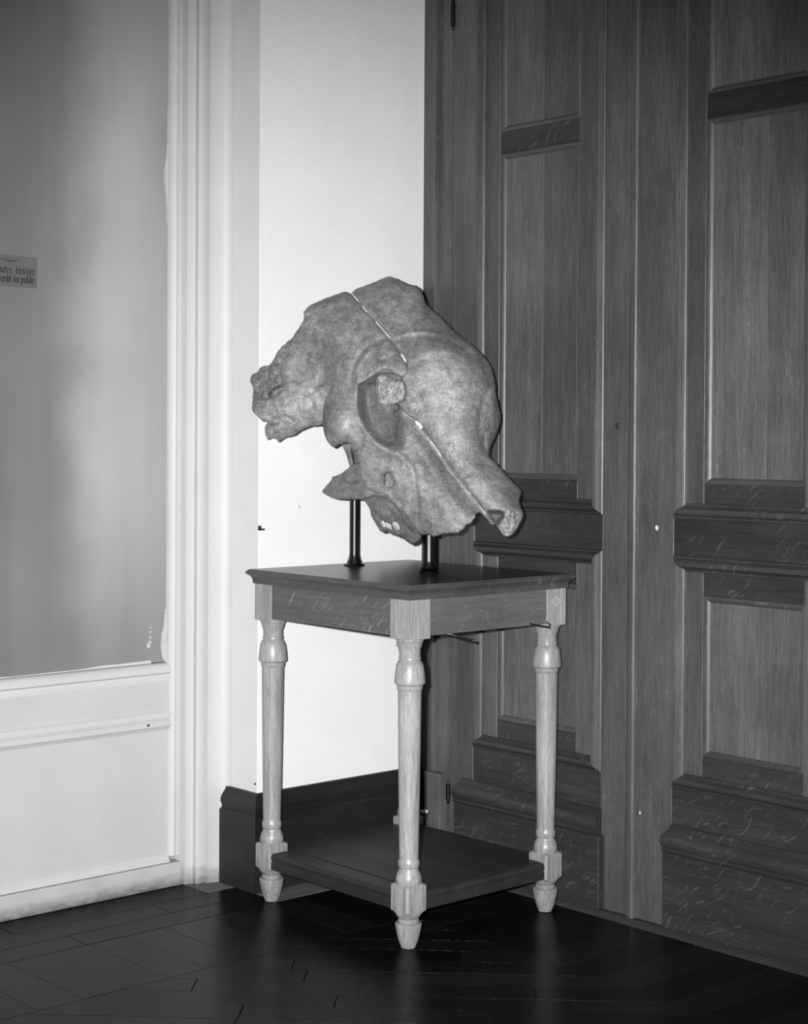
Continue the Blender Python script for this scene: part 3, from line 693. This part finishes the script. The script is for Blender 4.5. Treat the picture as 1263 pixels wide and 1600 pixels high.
# ================================================================== ELEPHANT SKULL
# The bone is built from thick closed shells.  Outlines are measured in the photograph and set at their real
# distance from the camera (D0 - relief); every shell has a modelled front relief and a rounded back.
D0 = 4.88
SK = tag(empty('elephant_skull', (3.255, 3.66, 1.12)), 'weathered elephant skull with split brow and tusk sockets on two rods', 'skull')
skinv = Matrix.Translation(-SK.location)
RV, UV_, FV = (np.array(v) for v in (RIGHT, UP, FWD))
def world(P, d):
    a = (P[:,0]-PPX)/F_PX; c = -(P[:,1]-PPY)/F_PX
    return np.array(CAM)[None,:] + d[:,None]*(FV[None,:] + a[:,None]*RV[None,:] + c[:,None]*UV_[None,:])
def catmull(pts, step, closed=True):
    pts = [np.array(p, float) for p in pts]; n = len(pts); out = []
    for i in range(n if closed else n-1):
        p0, p1, p2, p3 = (pts[(i+k) % n] if closed else pts[min(max(i+k, 0), n-1)] for k in (-1, 0, 1, 2))
        m_ = max(1, int(round(np.linalg.norm(p2-p1)/step)))
        for j in range(m_):
            t = j/m_
            out.append(0.5*((2*p1)+(-p0+p2)*t+(2*p0-5*p1+4*p2-p3)*t*t+(-p0+3*p1-3*p2+p3)*t**3))
    if not closed: out.append(pts[-1])
    return np.array(out)
def seg_dist(P, line):
    best = np.full(len(P), 1e9)
    for a, c in zip(line[:-1], line[1:]):
        d = c-a; L2 = d@d or 1e-9
        t = np.clip(((P-a)@d)/L2, 0, 1); q = a+t[:,None]*d
        best = np.minimum(best, np.hypot(*(P-q).T))
    return best
def inside(P, poly):
    r = np.zeros(len(P), bool); n = len(poly)
    for i in range(n):
        a, c = poly[i], poly[(i+1) % n]
        cond = (a[1] > P[:,1]) != (c[1] > P[:,1])
        with np.errstate(divide='ignore', invalid='ignore'):
            xi = (c[0]-a[0])*(P[:,1]-a[1])/(c[1]-a[1]+1e-12)+a[0]
        r ^= cond & (P[:,0] < xi)
    return r
def sdf(P, pts, smooth=True):            # positive inside
    poly = catmull(pts, 3) if smooth else np.array(pts, float)
    d = seg_dist(P, np.vstack([poly, poly[:1]])); return np.where(inside(P, poly), d, -d)
def sst(x): x = np.clip(x, 0, 1); return x*x*(3-2*x)
def tps(ctrl):
    C = np.array([[a, c] for a, c, _ in ctrl], float)/100; V = np.array([v for _, _, v in ctrl], float); n = len(C)
    def U(r): return np.where(r > 1e-9, r*r*np.log(r+1e-12), 0)
    K = U(np.linalg.norm(C[:,None]-C[None], axis=2))+np.eye(n)*0.002; Q = np.hstack([np.ones((n,1)), C])
    S = np.linalg.solve(np.block([[K, Q], [Q.T, np.zeros((3,3))]]), np.concatenate([V, np.zeros(3)]))
    def f(P):
        p = P/100; return U(np.linalg.norm(p[:,None]-C[None], axis=2))@S[:n] + S[n] + p@S[n+1:]
    return f
def fbm(P, scale, seed, octv=4):
    return np.array([noise.fractal(Vector((x*scale, y*scale, seed)), 0.9, 2.1, octv) for x, y in P])
def line(P, pts, width, amp, smooth=True):
    l = catmull(pts, 3, False) if smooth else np.array(pts, float)
    d = seg_dist(P, l); return amp*np.exp(-(d/width)**2)
def blob(P, cx, cy, rx, ry, ang, amp):
    a = math.radians(ang); x = P[:,0]-cx; y = P[:,1]-cy
    u = (x*math.cos(a)+y*math.sin(a))/rx; v = (-x*math.sin(a)+y*math.cos(a))/ry
    return amp*np.exp(-(u*u+v*v))
def poly_step(P, pts, soft, amp): return amp*sst(sdf(P, pts)/soft)

def shell(name, outline, relief, stain_shade, rmask=None, step=2.6, rnd=9.0, rdep=None, R=70, T=0.25, tmin=0.01, ragged=0.5, mat='bone', label=None, parent=None, dens=None):
    o = catmull(outline, step*0.9)
    if ragged > 0:
        nn = np.roll(o, -1, 0)-np.roll(o, 1, 0); nn = np.stack([nn[:,1], -nn[:,0]], 1); nn /= np.linalg.norm(nn, axis=1)[:,None]+1e-9
        o = o+nn*(ragged*(fbm(o, 0.35, 3.3)+0.6*fbm(o, 0.08, 9.1)))[:,None]
    lo, hi = o.min(0), o.max(0); pts = []
    yv = lo[1]; k = 0
    while yv < hi[1]:
        xv = np.arange(lo[0]+(0.5*step if k % 2 else 0), hi[0], step); pts.append(np.stack([xv, np.full_like(xv, yv)], 1)); yv += step*0.866; k += 1
    G_ = np.vstack(pts); ds = sdf(G_, o, False); G_ = G_[ds > step*0.55]
    allp = np.vstack([o, G_]); n = len(o)
    vs, es, fs, ov, oe, of = delaunay_2d_cdt([Vector(p) for p in allp], [(i, (i+1) % n) for i in range(n)], [], 1, 1e-6)
    Pn = np.array([(v.x, v.y) for v in vs]); fs = [tuple(f) for f in fs]
    cen = np.array([Pn[list(f)].mean(0) for f in fs]); keep = inside(cen, o); fs = [f for f, kk in zip(fs, keep) if kk]
    dist = seg_dist(Pn, np.vstack([o, o[:1]]))
    wf = relief(Pn)
    if rdep is None: rdep = rnd*0.0016
    q = np.clip(dist/rnd, 0, 1); wf = wf - rdep*(1-np.sqrt(np.clip(1-(1-q)**2, 0, 1)))*(1 if rmask is None else rmask(Pn))
    q = np.clip(dist/R, 0, 1); th = tmin + T*np.sqrt(np.clip(1-(1-q)**2, 0, 1))
    df = D0-wf
    dmax = np.minimum(4.885+(Pn[:,0]-395)*0.00163, 5.29-(Pn[:,0]-660)*0.00209)
    db = np.maximum(np.minimum(df+th, dmax), df+0.004)
    A = world(Pn, df); B = world(Pn, db); N = len(Pn)
    edge = {}
    for f in fs:
        for i in range(3):
            e = (f[i], f[(i+1) % 3]); edge[e] = 1
    rim = [e for e in edge if (e[1], e[0]) not in edge]
    faces = fs + [tuple(N+i for i in f[::-1]) for f in fs] + [(c, a, N+a, N+c) for a, c in rim]
    me = bpy.data.meshes.new(name); me.from_pydata([tuple(p) for p in np.vstack([A, B])], [], faces)
    bm = bmesh.new(); bm.from_mesh(me); loose = [v for v in bm.verts if not v.link_faces]; bmesh.ops.delete(bm, geom=loose, context='VERTS') if False else None
    bmesh.ops.recalc_face_normals(bm, faces=bm.faces); bm.to_mesh(me); bm.free()
    me.polygons.foreach_set('use_smooth', [True]*len(me.polygons)); me.set_sharp_from_angle(angle=math.radians(62))
    at = me.attributes.new('stain_shade', 'FLOAT', 'POINT'); s = stain_shade(Pn); at.data.foreach_set('value', np.concatenate([s, s]).astype(np.float32))
    me.materials.append(M[mat]); ob = bpy.data.objects.new(name, me); put(ob, parent or SK); ob.matrix_parent_inverse = skinv
    if label: ob['label'] = label
    return ob

SEAM_U = [(549,456),(560,470),(574,487),(588,502),(602,518),(615,535),(627,552),(635,567)]
SEAM_L = [(622,636),(634,648),(651,660),(660,672),(672,688),(690,712),(707,735),(725,758),(742,780),(757,800),(773,819)]
OUT_A = [(477,486),(479,482),(486,476),(502,469),(517,463),(536,456.5),(543,456),(549,458.5),(552,454.5),(561,449.5),(574,445),(589,439),(606,432),(618,434.5),(631,440),(642,445),(650,446),(656,450.5),(661,459),(666,474),(676,483.5),(690,496.5),(704,511),(720,525.5),(739,539),(754,554),(766,570),(770,580),(774.5,601),(776,620),(781,640),(782.5,655),(779,670),(773,684),(766,700),(765,712),(774,722),(786,735),(803,754.5),(813.5,765),(814.5,771),(812,780),(813.5,791),(818,801),(817,809),(809.5,824.5),(801,835),(793,838.5),(786,835),(779.5,826.5),(774,819),(766,816),(759.5,809),(751,801),(744,803),(742,809.5),(735,817),(728,820.5),(724.5,826),(715,833),(703,833),(691,835),(678,838.5),(671,835),(661,836),(654,833),(640,815),(626,800),(612,786),(600,775),(588,771),(576,764),(566,748),(562,732),(562,716),(558,706),(551,702),(546,693.5),(538,692.5),(530,694.5),(521.5,699),(514,693),(508,681),(505,667),(504.5,648),(505.5,632),(511,620),(517,607),(521.5,595),(523,580),(520,560),(514,538),(506,521),(494,513),(480,509),(468,511.5),(474,501),(475.5,492)]
WA = tps([(480,482,.03),(510,466,.035),(540,456,.04),(575,445,.02),(606,432,.0),(650,446,.01),(675,483,.03),(720,525,.05),(754,554,.075),(772,590,.09),
 (470,508,.06),(500,500,.085),(540,495,.095),(580,485,.085),(630,480,.075),(665,500,.09),(700,530,.11),(735,560,.14),
 (510,535,.115),(540,540,.14),(580,530,.15),(640,530,.15),(680,550,.195),(720,575,.205),(755,590,.15),
 (522,580,.115),(545,585,.165),(600,560,.19),(650,580,.225),(690,600,.245),(735,610,.225),(768,620,.14),
 (515,620,.12),(540,620,.165),(575,630,.185),(650,630,.245),(700,650,.275),(745,650,.235),(774,655,.13),
 (508,660,.115),(530,665,.17),(560,670,.185),(600,680,.215),(650,680,.27),(700,690,.30),(740,690,.265),(765,700,.17),
 (530,690,.14),(570,710,.165),(610,715,.20),(650,730,.255),(690,740,.295),(730,740,.325),(765,745,.30),(795,755,.25),
 (570,745,.155),(600,755,.185),(640,770,.235),(680,780,.285),(720,790,.315),(760,785,.345),(795,795,.34),(814,790,.28),
 (620,790,.185),(650,815,.215),(680,830,.265),(715,825,.295),(745,800,.325),(775,810,.345),(800,830,.32)])
NOSE = [(588,588),(601,581),(617,583),(628,587),(632,598),(635,612),(632,627),(620,630),(604,631.5),(594.5,628.5),(587.5,618),(586.5,601)]
BOWL = [(558,603),(566,594),(580,586),(596,580),(612,583),(630,592),(636,612),(633,630),(642,650),(640,675),(634,703),(614,708),(590,694),(571,674),(560,648),(556,622)]
LIP = [(553,598),(556,578),(566,557),(582,543),(604,534),(622,543),(634,563),(638,574),(634,585),(626,588),(614,583),(602,579),(588,585),(572,592)]
JOIN = [(472,508),(482,509),(494,513),(506,521),(514,538),(520,560),(523,580),(521.5,594)]
def bowl_d(P):
    d = sdf(P, BOWL); right = sst((P[:,0]-590)/40)
    return 0.75*sst(d/(20+14*right))+0.25*sst(d/(7+20*right))
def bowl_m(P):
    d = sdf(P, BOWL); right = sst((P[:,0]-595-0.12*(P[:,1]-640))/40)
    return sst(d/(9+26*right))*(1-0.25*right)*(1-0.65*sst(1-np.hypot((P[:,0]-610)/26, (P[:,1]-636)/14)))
def rm_A(P):
    j = sst(seg_dist(P, catmull(JOIN, 3, False))/16)*0.94+0.06
    top = sst((P[:,0]-P[:,1]*0.9-40)/120)          # crown and right side roll away further than the broken lower edges
    return j*(0.45+0.55*top)
def rel_A(P):
    w_ = WA(P)
    w_ += poly_step(P, LIP, 14, 0.006)
    w_ += line(P, [(556,606),(557,586),(563,568),(576,551),(593,540),(613,532)], 3.5, 0.005)-line(P, [(550,604),(551,582),(558,562),(571,545),(590,533),(612,525)], 4.5, 0.005)
    w_ -= 0.046*bowl_d(P)
    w_ -= poly_step(P, NOSE, 3.0, 0.034)
    w_ -= line(P, SEAM_U, 2.6, 0.010) + line(P, SEAM_L, 2.6, 0.009)
    w_ += line(P, [(557,600),(556,625),(560,648),(569,670),(588,692),(612,709)], 7, 0.006)
    w_ += blob(P, 538, 660, 19, 28, -12, 0.026) + line(P, [(527,598),(517,620),(513,640)], 3, 0.004)
    w_ -= line(P, [(513,645),(513,662),(516,680)], 4, 0.004)
    w_ -= line(P, [(556,708),(565,699),(568,684)], 2.2, 0.007)
    w_ += line(P, [(569,684),(590,697),(612,709),(622,708)], 3, 0.003)
    w_ -= line(P, [(505,518),(515,540),(521,565),(523,590)], 2.5, 0.003)
    w_ += line(P, [(477,488),(500,482),(520,476),(543,470)], 3.0, 0.004) - line(P, [(480,493),(505,487),(530,481)], 3.5, 0.002)
    # suture of the cheek and the swelling tusk socket to its right
    SUT = [(620,707),(634,718),(645,732),(649,750),(651,770),(653,792),(654,818)]
    w_ -= line(P, SUT, 2.2, 0.006)
    w_ += line(P, [(628,707),(648,726),(657,752),(662,785),(668,815)], 12, 0.011)
    w_ -= line(P, [(652,682),(672,716),(692,750),(714,784),(728,806)], 17, 0.024)
    w_ += line(P, [(652,664),(680,702),(712,746),(742,784)], 7, 0.001)
    # small opening below the cheek
    w_ -= poly_step(P, [(601,744),(604,738),(609,738),(614,744),(618,753),(615,760),(607,763),(602,757)], 2.0, 0.032)
    w_ += line(P, [(598,758),(599,746),(604,735),(611,733)], 3, 0.005)
    w_ += line(P, [(590,770),(604,772),(618,785),(640,806)], 4, 0.006)
    # curved temple lines on the right half
    w_ += line(P, [(612,528),(640,520),(670,519),(700,526),(725,535),(745,553),(762,578)], 3.0, 0.004) - line(P, [(612,534),(645,527),(680,527),(715,539),(740,558)], 6, 0.004)
    w_ += line(P, [(640,556),(670,552),(700,548),(725,556),(745,575)], 10, 0.006)
    w_ -= line(P, [(635,575),(665,560),(690,555)], 6, 0.004)
    for k in range(6):
        yk = 604+k*7; w_ += line(P, [(664,yk+6),(690,yk-2),(712,yk),(735,yk+5)], 2.5, 0.0011)
    # right orbit rim and the notch under it
    w_ -= line(P, [(767,601),(758,625),(750,652),(750,680),(757,700)], 5, 0.010) - line(P, [(772,606),(771,640),(771,660)], 7, 0.010)
    w_ -= line(P, [(759,706),(757,690),(759,677),(768,672)], 2.5, 0.008)
    w_ += line(P, [(763,714),(785,742),(806,765)], 5, 0.006)
    # hollow broken end of the right tusk socket
    w_ -= poly_step(P, [(759,797),(772,795),(786,797),(791,806),(783,818),(776,823),(764,812)], 9, 0.050)
    cap = sst(sdf(P, [(786,800),(800,792),(812,796),(820,802),(817,812),(809,827),(800,838),(790,840),(780,828),(786,815)])/6)
    w_ += cap*(0.009*fbm(P, 0.16, 1.7)+0.004*fbm(P, 0.5, 2.7))
    # plug right of the nasal opening
    w_ += blob(P, 644, 630, 13, 13, 0, 0.010)
    w_ += 0.0022*fbm(P, 0.03, 5.0) + 0.0009*fbm(P, 0.12, 8.0)
    return w_
def stain_shade_A(P):  # tone factor: mottling and pale marks, plus painted shade and highlights
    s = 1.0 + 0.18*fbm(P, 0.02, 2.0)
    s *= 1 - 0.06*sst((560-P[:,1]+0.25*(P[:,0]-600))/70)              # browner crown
    s *= 1 + 0.36*sst(sdf(P, [(650,545),(700,535),(752,570),(775,620),(770,690),(800,750),(780,800),(700,720),(660,650),(640,590)])/25)  # side facing the flash painted lighter
    s *= 1 - 0.44*bowl_m(P)  # shade of the nasal bowl painted in
    s *= 1 - 0.36*np.exp(-(seg_dist(P, catmull([(650,676),(668,712),(690,752),(708,782)], 3, False))/19)**2)  # shade of the sloping gutter painted in
    s *= 1 - 0.30*sst((516-P[:,0])/6)*sst((P[:,1]-628)/10)  # turned-away side of the orbit painted darker
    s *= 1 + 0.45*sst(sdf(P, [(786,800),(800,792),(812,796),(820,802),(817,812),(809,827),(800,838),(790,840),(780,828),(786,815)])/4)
    s *= 1 - 0.5*sst(sdf(P, [(759,797),(772,795),(786,797),(791,806),(783,818),(776,823),(764,812)])/6)  # shade inside the hollow socket end painted in
    s += line(P, [(555,600),(556,585),(563,567),(576,550),(590,541)], 1.6, 0.28)-line(P, [(551,590),(556,570),(569,550),(588,536)], 3.5, 0.16)  # brow ring: lit crest and shaded outer groove painted in
    s += line(P, [(596,561),(606,556),(617,551)], 1.4, 0.5) + line(P, [(595,561),(601,557)], 1.2, 0.4)
    s += line(P, [(636,504),(642,515),(649,528),(645,540)], 1.5, 0.35) + line(P, [(620,707),(634,718),(645,732),(649,750)], 1.5, 0.35) + line(P, [(634,670),(637,685),(635,697)], 1.6, 0.4)
    s += line(P, [(690,548),(700,554),(706,551)], 1.3, 0.5) + line(P, [(716,547),(728,553)], 1.5, 0.4) + line(P, [(470,510),(490,511),(502,517)], 1.2, 0.35)
    s += line(P, [(520,563),(523,582)], 1.0, 0.45) + line(P, [(557,608),(556,618)], 1.2, 0.6) + line(P, [(724,826),(735,817),(742,806)], 3.0, 0.5)
    s += blob(P, 540, 662, 13, 17, -15, 1.0)+blob(P, 590, 712, 26, 14, 15, 0.28)+blob(P, 640, 742, 10, 14, 0, 0.45)+blob(P, 566, 574, 14, 10, -40, 0.3)  # painted highlights on orbit, cheek, jaw and brow
    s += line(P, [(655,668),(684,708),(716,750)], 8, 0.12)
    s += 0.5*blob(P, 643, 628, 12, 12, 0, 1.0)*(0.6+fbm(P, 0.2, 3.0))-line(P, [(632,600),(637,612),(634,624),(640,640),(652,648)], 2.2, 0.4)-line(P, [(615,629),(623,634),(624,638),(617,644)], 1.4, 0.8)-line(P, [(657,616),(660,628),(655,640)], 2, 0.25) + blob(P, 560, 680, 8, 16, -30, 0.2)
    s += line(P, [(653,740),(655,752),(658,770)], 5, 0.45)  # painted highlight along the socket ridge
    s -= line(P, [(600,756),(600,747),(604,741),(610,740)], 2.0, 0.55) + line(P, [(614,745),(618,752),(621,760)], 3, 0.3)  # shade at the edges of the small opening painted in
    s += blob(P, 607, 751, 4, 6, 0, 0.45)  # lit inside of the opening painted lighter
    s *= 1 + 0.28*sst(sdf(P, [(606,722),(632,716),(645,735),(650,770),(652,805),(636,796),(618,770),(604,745)])/10)
    s *= 1 - 0.26*sst(sdf(P, [(474,489),(486,474),(517,460),(543,453),(551,459),(530,470),(505,477),(484,485)])/3)  # upturned broken rim painted darker to shade it
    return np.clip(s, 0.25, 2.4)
shell('cranium', OUT_A, rel_A, stain_shade_A, step=2.0, rnd=17, rdep=0.027, R=75, T=0.27, tmin=0.012, ragged=0.6, label='main bone of face, crown and tusk sockets', rmask=rm_A)

LIP2 = [(556,600),(556,580),(566,558),(582,544),(604,535),(622,544),(634,565),(638.5,575),(636,584),(629,588.5),(620,586),(611,580.5),(602,578.5),(593,582),(584,588),(574,594),(564,600)]
EDGE = [(562,602),(574,594.5),(584,588.5),(593,582.5),(602,579),(611,581),(620,586.5),(629,589),(636,585),(639,575)]
def rel_L(P):
    e = np.exp(-(seg_dist(P, catmull(EDGE, 3, False))/18)**2)
    return rel_A(P) + 0.046*bowl_d(P) + poly_step(P, NOSE, 3.0, 0.034) + 0.001 + 0.017*e
shell('brow_lip', LIP2, rel_L, lambda P: np.clip(stain_shade_A(P)/(1-0.44*bowl_m(P)), 0.3, 2.4), step=1.8, rnd=6, rdep=0.012, R=12, T=0.03, tmin=0.006, ragged=0.2, label='overhanging lip of the nasal opening', rmask=lambda P: np.exp(-(seg_dist(P, catmull(EDGE, 3, False))/14)**2))

# broken back of the head, left
OUT_B = [(476,486),(475.5,492),(475,500.5),(468,511.5),(460,522.5),(454,531),(449,533.5),(442,540),(433.5,550),(428,561),(421,570.5),(413,571.5),(406,576),(400.5,582),(394,586),(391.5,595.5),(395,605),(395.5,617.5),(394.5,632.5),(395,642),(402,650.5),(410,658),(418,659.5),(414.5,665),(414.5,678),(418.5,686.3),(425,684.5),(431,686),(435,691),(440.5,687.5),(446,683.5),(460,680),(473.5,671),(487,666),(504,663.5),(520,650),(532,620),(534,580),(528,545),(512,510),(496,492)]
WB = tps([(392,600,.005),(395,645,.0),(415,575,.03),(430,555,.05),(450,535,.055),(470,510,.045),(480,490,.03),
 (420,610,.045),(420,650,.04),(420,685,.01),(450,570,.075),(480,530,.078),(500,520,.085),(515,550,.095),(500,570,.088),(480,580,.08),
 (450,610,.075),(450,650,.065),(445,685,.02),(480,605,.085),(480,640,.08),(480,668,.045),(505,600,.085),(505,640,.09),(520,600,.09),(528,640,.095)])
PATCH = [(452,594),(468,596),(487,590),(494,600),(506,618),(514,640),(506,664),(486,668),(458,682),(436,692),(415,688),(412,660),(396,648),(408,624),(430,612)]
def rel_B(P):
    k_ = 1-sst((seg_dist(P, catmull(JOIN, 3, False))-3)/22)
    w_ = WB(P)*(1-k_)+(WA(P)-0.0035)*k_
    w_ += poly_step(P, PATCH, 10, 0.008)
    w_ -= blob(P, 478, 566, 22, 26, 20, 0.010)
    w_ -= blob(P, 482, 625, 9, 10, 0, 0.010) + blob(P, 487, 633, 3, 5, 0, 0.006)
    w_ -= line(P, [(420,618),(428,608),(440,602)], 2, 0.010) + line(P, [(421,621),(432,617),(442,609)], 1.8, 0.008)
    w_ -= line(P, [(398,623),(410,623),(420,620)], 2, 0.008) + line(P, [(424,654),(436,655),(447,652),(460,658)], 2, 0.007)
    w_ -= line(P, [(424,570),(436,572),(448,575)], 2, 0.006)
    rough = sst((455-P[:,0])/35)
    w_ += (0.002+0.011*rough)*fbm(P, 0.09, 4.0) + (0.001+0.005*rough)*fbm(P, 0.3, 6.0, 2)
    return w_
def stain_shade_B(P):  # tone factor: mottling, plus painted light and shade
    s = 0.84 + 0.16*fbm(P, 0.03, 12.0)
    s -= 0.30*np.clip(fbm(P, 0.11, 21.0), 0, 1)*sst((460-P[:,0])/30)  # shade of the broken cavities painted in
    s += 0.38*sst(sdf(P, PATCH)/5) - 0.10*sst(sdf(P, [(425,650),(450,652),(464,662),(450,682),(420,686),(414,670)])/4)  # bulging patch that faces the flash painted lighter
    s += 0.12*fbm(P, 0.1, 2.2)*sst(sdf(P, PATCH)/6)
    s += blob(P, 487, 631, 2.5, 4, 0, 0.9) + blob(P, 412, 650, 3, 5, 20, 0.7)
    s -= line(P, [(420,618),(428,608),(440,602)], 2, 0.5) + line(P, [(421,621),(432,617),(442,609)], 1.8, 0.4)
    return np.clip(s, 0.25, 2.4)
shell('braincase', OUT_B, rel_B, stain_shade_B, step=2.2, rnd=7, R=60, T=0.20, tmin=0.012, ragged=1.1, label='ragged broken back of the head')

# cheek arch jutting out to the left
OUT_Z = [(566,721),(556,724),(547,729),(533,740),(519,745.5),(518.5,749),(509,760),(503.5,767.5),(506,771),(515,776),(528,779.8),(545,780.3),(569,780),(586,775),(604,778),(622,770),(622,745),(606,728),(586,720)]
WZ = tps([(504,768,-.06),(518,748,-.05),(520,762,-.02),(535,742,-.02),(545,765,.05),(540,778,.04),(550,732,.02),(560,726,.06),(570,772,.115),(565,750,.09),(585,755,.145),(590,735,.15),(600,765,.165),(610,745,.175)])
TRI = [(538,752),(547,741),(558,728),(562,740),(564,751),(552,757)]
def rel_Z(P):
    w_ = WZ(P) - poly_step(P, TRI, 4, 0.018)
    w_ += line(P, [(531,760),(540,752),(557,729)], 2, 0.004) + line(P, [(536,772),(560,770),(585,770),(600,772)], 6, 0.010)
    w_ -= line(P, [(533,757),(537,766),(541,777)], 1.6, 0.005)
    return w_ + 0.0018*fbm(P, 0.1, 7.0)
shell('cheek_arch', OUT_Z, rel_Z, lambda P: np.clip(0.80+0.15*fbm(P, 0.05, 1.0)+0.25*sst((P[:,0]-550)/30)-0.2*sst((530-P[:,0])/20), 0.3, 2), step=2.1, rnd=6, R=35, T=0.26, tmin=0.03, ragged=0.35, label='pointed cheek arch')

# upper jaw with the worn molar
OUT_D = [(562,772),(590,766),(612,778),(640,800),(660,820),(659,836),(651.5,847),(642,850),(636,846),(628,840.5),(617,836),(609,833),(604,830),(599,831.7),(593,828),(585,815),(579.5,804),(577.5,795),(569,782)]
WD = tps([(566,776,.02),(590,770,.10),(580,800,.01),(592,826,.0),(600,800,.06),(615,785,.13),(640,805,.18),(615,815,.08),(605,830,.03),(630,840,.09),(645,848,.12),(658,830,.19)])
def rel_D(P):
    w_ = WD(P) + 0.003*fbm(P, 0.12, 3.0)
    for k in range(4): w_ += line(P, [(600+k*9,783+k*7),(614+k*9,797+k*7),(628+k*7,812+k*6)], 2.2, 0.003)
    w_ += sst((P[:,1]-822)/8)*0.004*fbm(P, 0.25, 9.0)
    w_ -= line(P, [(578,797),(588,803),(596,815)], 2, 0.006)
    return w_
shell('upper_jaw', OUT_D, rel_D, lambda P: np.clip(0.85+0.2*fbm(P, 0.07, 1.4), 0.3, 2), step=2.1, rnd=5, R=40, T=0.20, tmin=0.02, ragged=0.7, label='upper jaw below the cheek')
# worn plates of the molar
for k, (cx, cy, rx, ry) in enumerate(((599,819,3.2,5.5),(604.5,821,2.6,5.6),(609,823,2.4,5.6),(619,822,4.3,7.6))):
    a = math.radians(-28 if k < 3 else -35)
    pts = [(cx+rx*math.cos(t)*math.cos(a)-ry*math.sin(t)*math.sin(a), cy+rx*math.cos(t)*math.sin(a)+ry*math.sin(t)*math.cos(a)) for t in np.linspace(0, 2*math.pi, 10)[:-1]]
    shell('molar_plate', pts, lambda P: WD(P)+0.011, lambda P: np.ones(len(P)), step=1.5, rnd=2.5, R=3, T=0.02, tmin=0.006, ragged=0.8, mat='ivory', label='white worn molar plate')
# thin strut and dark core behind the orbit
shell('strut', [(533,690),(540,689),(547,693),(549,706),(552.5,726),(549,731),(546,727),(541,710)], lambda P: -0.02+0.0012*(P[:,0]-540)+0.002*fbm(P, 0.2, 1.0), lambda P: np.full(len(P), 0.8), step=1.6, rnd=3, R=10, T=0.03, tmin=0.01, ragged=0.2, label='thin bone strut')
shell('skull_base', [(546,690),(600,680),(680,710),(708,790),(695,822),(662,826),(604,812),(577,790),(562,776),(546,773),(536,766),(548,748),(553.5,728),(549.5,706)], lambda P: -0.005+0.0010*(P[:,0]-550)+0.004*fbm(P, 0.05, 1.0), lambda P: np.full(len(P), 0.6), step=4, rnd=8, R=40, T=0.13, tmin=0.03, ragged=0.5, label='underside of the skull')
# rock filling the nasal opening
def rel_N(P):
    return WA(P)-0.047+0.016*sst((P[:,0]-600)/34)+0.007*fbm(P, 0.09, 3.0)+0.0045*fbm(P, 0.3, 5.0)-0.016*sst((590-P[:,1]+0.3*(P[:,0]-605))/10)-0.010*sst((593-P[:,0])/6)
def tone_N(P):
    s = 1.45+0.5*fbm(P, 0.12, 6.0)+0.3*fbm(P, 0.4, 2.0)
    s -= 0.9*sst((594-P[:,1]+0.3*(P[:,0]-605)+3*fbm(P, 0.2, 8.0))/9)  # darker along the top edge
    s -= line(P, [(598,598),(596,612),(600,624)], 1.6, 0.6)+line(P, [(605,592),(616,596),(626,592)], 2.2, 0.5)
    return np.clip(s, 0.35, 2.4)
shell('nasal_filling', [(586,588),(598,578),(618,580),(632,588),(637,598),(634,606),(639,616),(633,625),(626,633),(612,637),(600,634),(591,629),(585,618),(584,600)], rel_N, tone_N, step=1.4, rnd=3, R=20, T=0.03, tmin=0.008, ragged=1.4, label='pale rough rock in the nasal opening')
# plaster that fills the split between the two halves
def strip(pts, wid, mat, label, lift=-0.004, tone=1.0):
    l = catmull(pts, 3, False); t = np.gradient(l, axis=0); t /= np.linalg.norm(t, axis=1)[:,None]; nn = np.stack([-t[:,1], t[:,0]], 1)
    ww = wid*(0.75+0.35*np.array([noise.noise(Vector((x*0.3, y*0.3, 2.0))) for x, y in l]))[:,None]
    ww[0] *= 0.6; ww[-1] *= 0.6
    poly = np.vstack([l+nn*ww, (l-nn*ww)[::-1]])
    shell('seam_filling', [tuple(p) for p in poly], lambda P: rel_A(P)+line(P, SEAM_U, 2.6, 0.010)+line(P, SEAM_L, 2.6, 0.009)+lift, lambda P: np.full(len(P), tone), step=1.5, rnd=1.6, R=4, T=0.012, tmin=0.006, ragged=0.3, mat=mat, label=label)
strip([(550,459),(556,466),(561,471)], 1.0, 'plaster', 'white plaster in the split')
strip([(566,478),(570,483),(574,488)], 1.3, 'plaster', 'white plaster in the split')
strip([(587,502),(593,509),(599,516),(605,523),(611,530)], 1.3, 'plaster', 'white plaster in the split')
strip([(627,553),(630,558),(634,566)], 3.0, 'plaster', 'white plaster in the split', lift=0.001)
strip([(628,644),(638,651),(648,658)], 2.2, 'bone', 'grey plaster in the split', tone=1.6, lift=0.0)
strip([(649,658),(654,663),(659,670)], 4.4, 'plaster', 'white plaster in the split', lift=0.002)
strip([(668,684),(676,694),(684,705),(690,714)], 1.6, 'plaster', 'white plaster in the split')
strip([(697,730),(710,745),(722,760),(732,772)], 2.2, 'bone', 'grey plaster in the split', tone=1.7, lift=0.001)
strip([(744,786),(755,800),(765,811),(772,819)], 3.0, 'bone', 'grey plaster in the split', tone=1.45, lift=0.004)
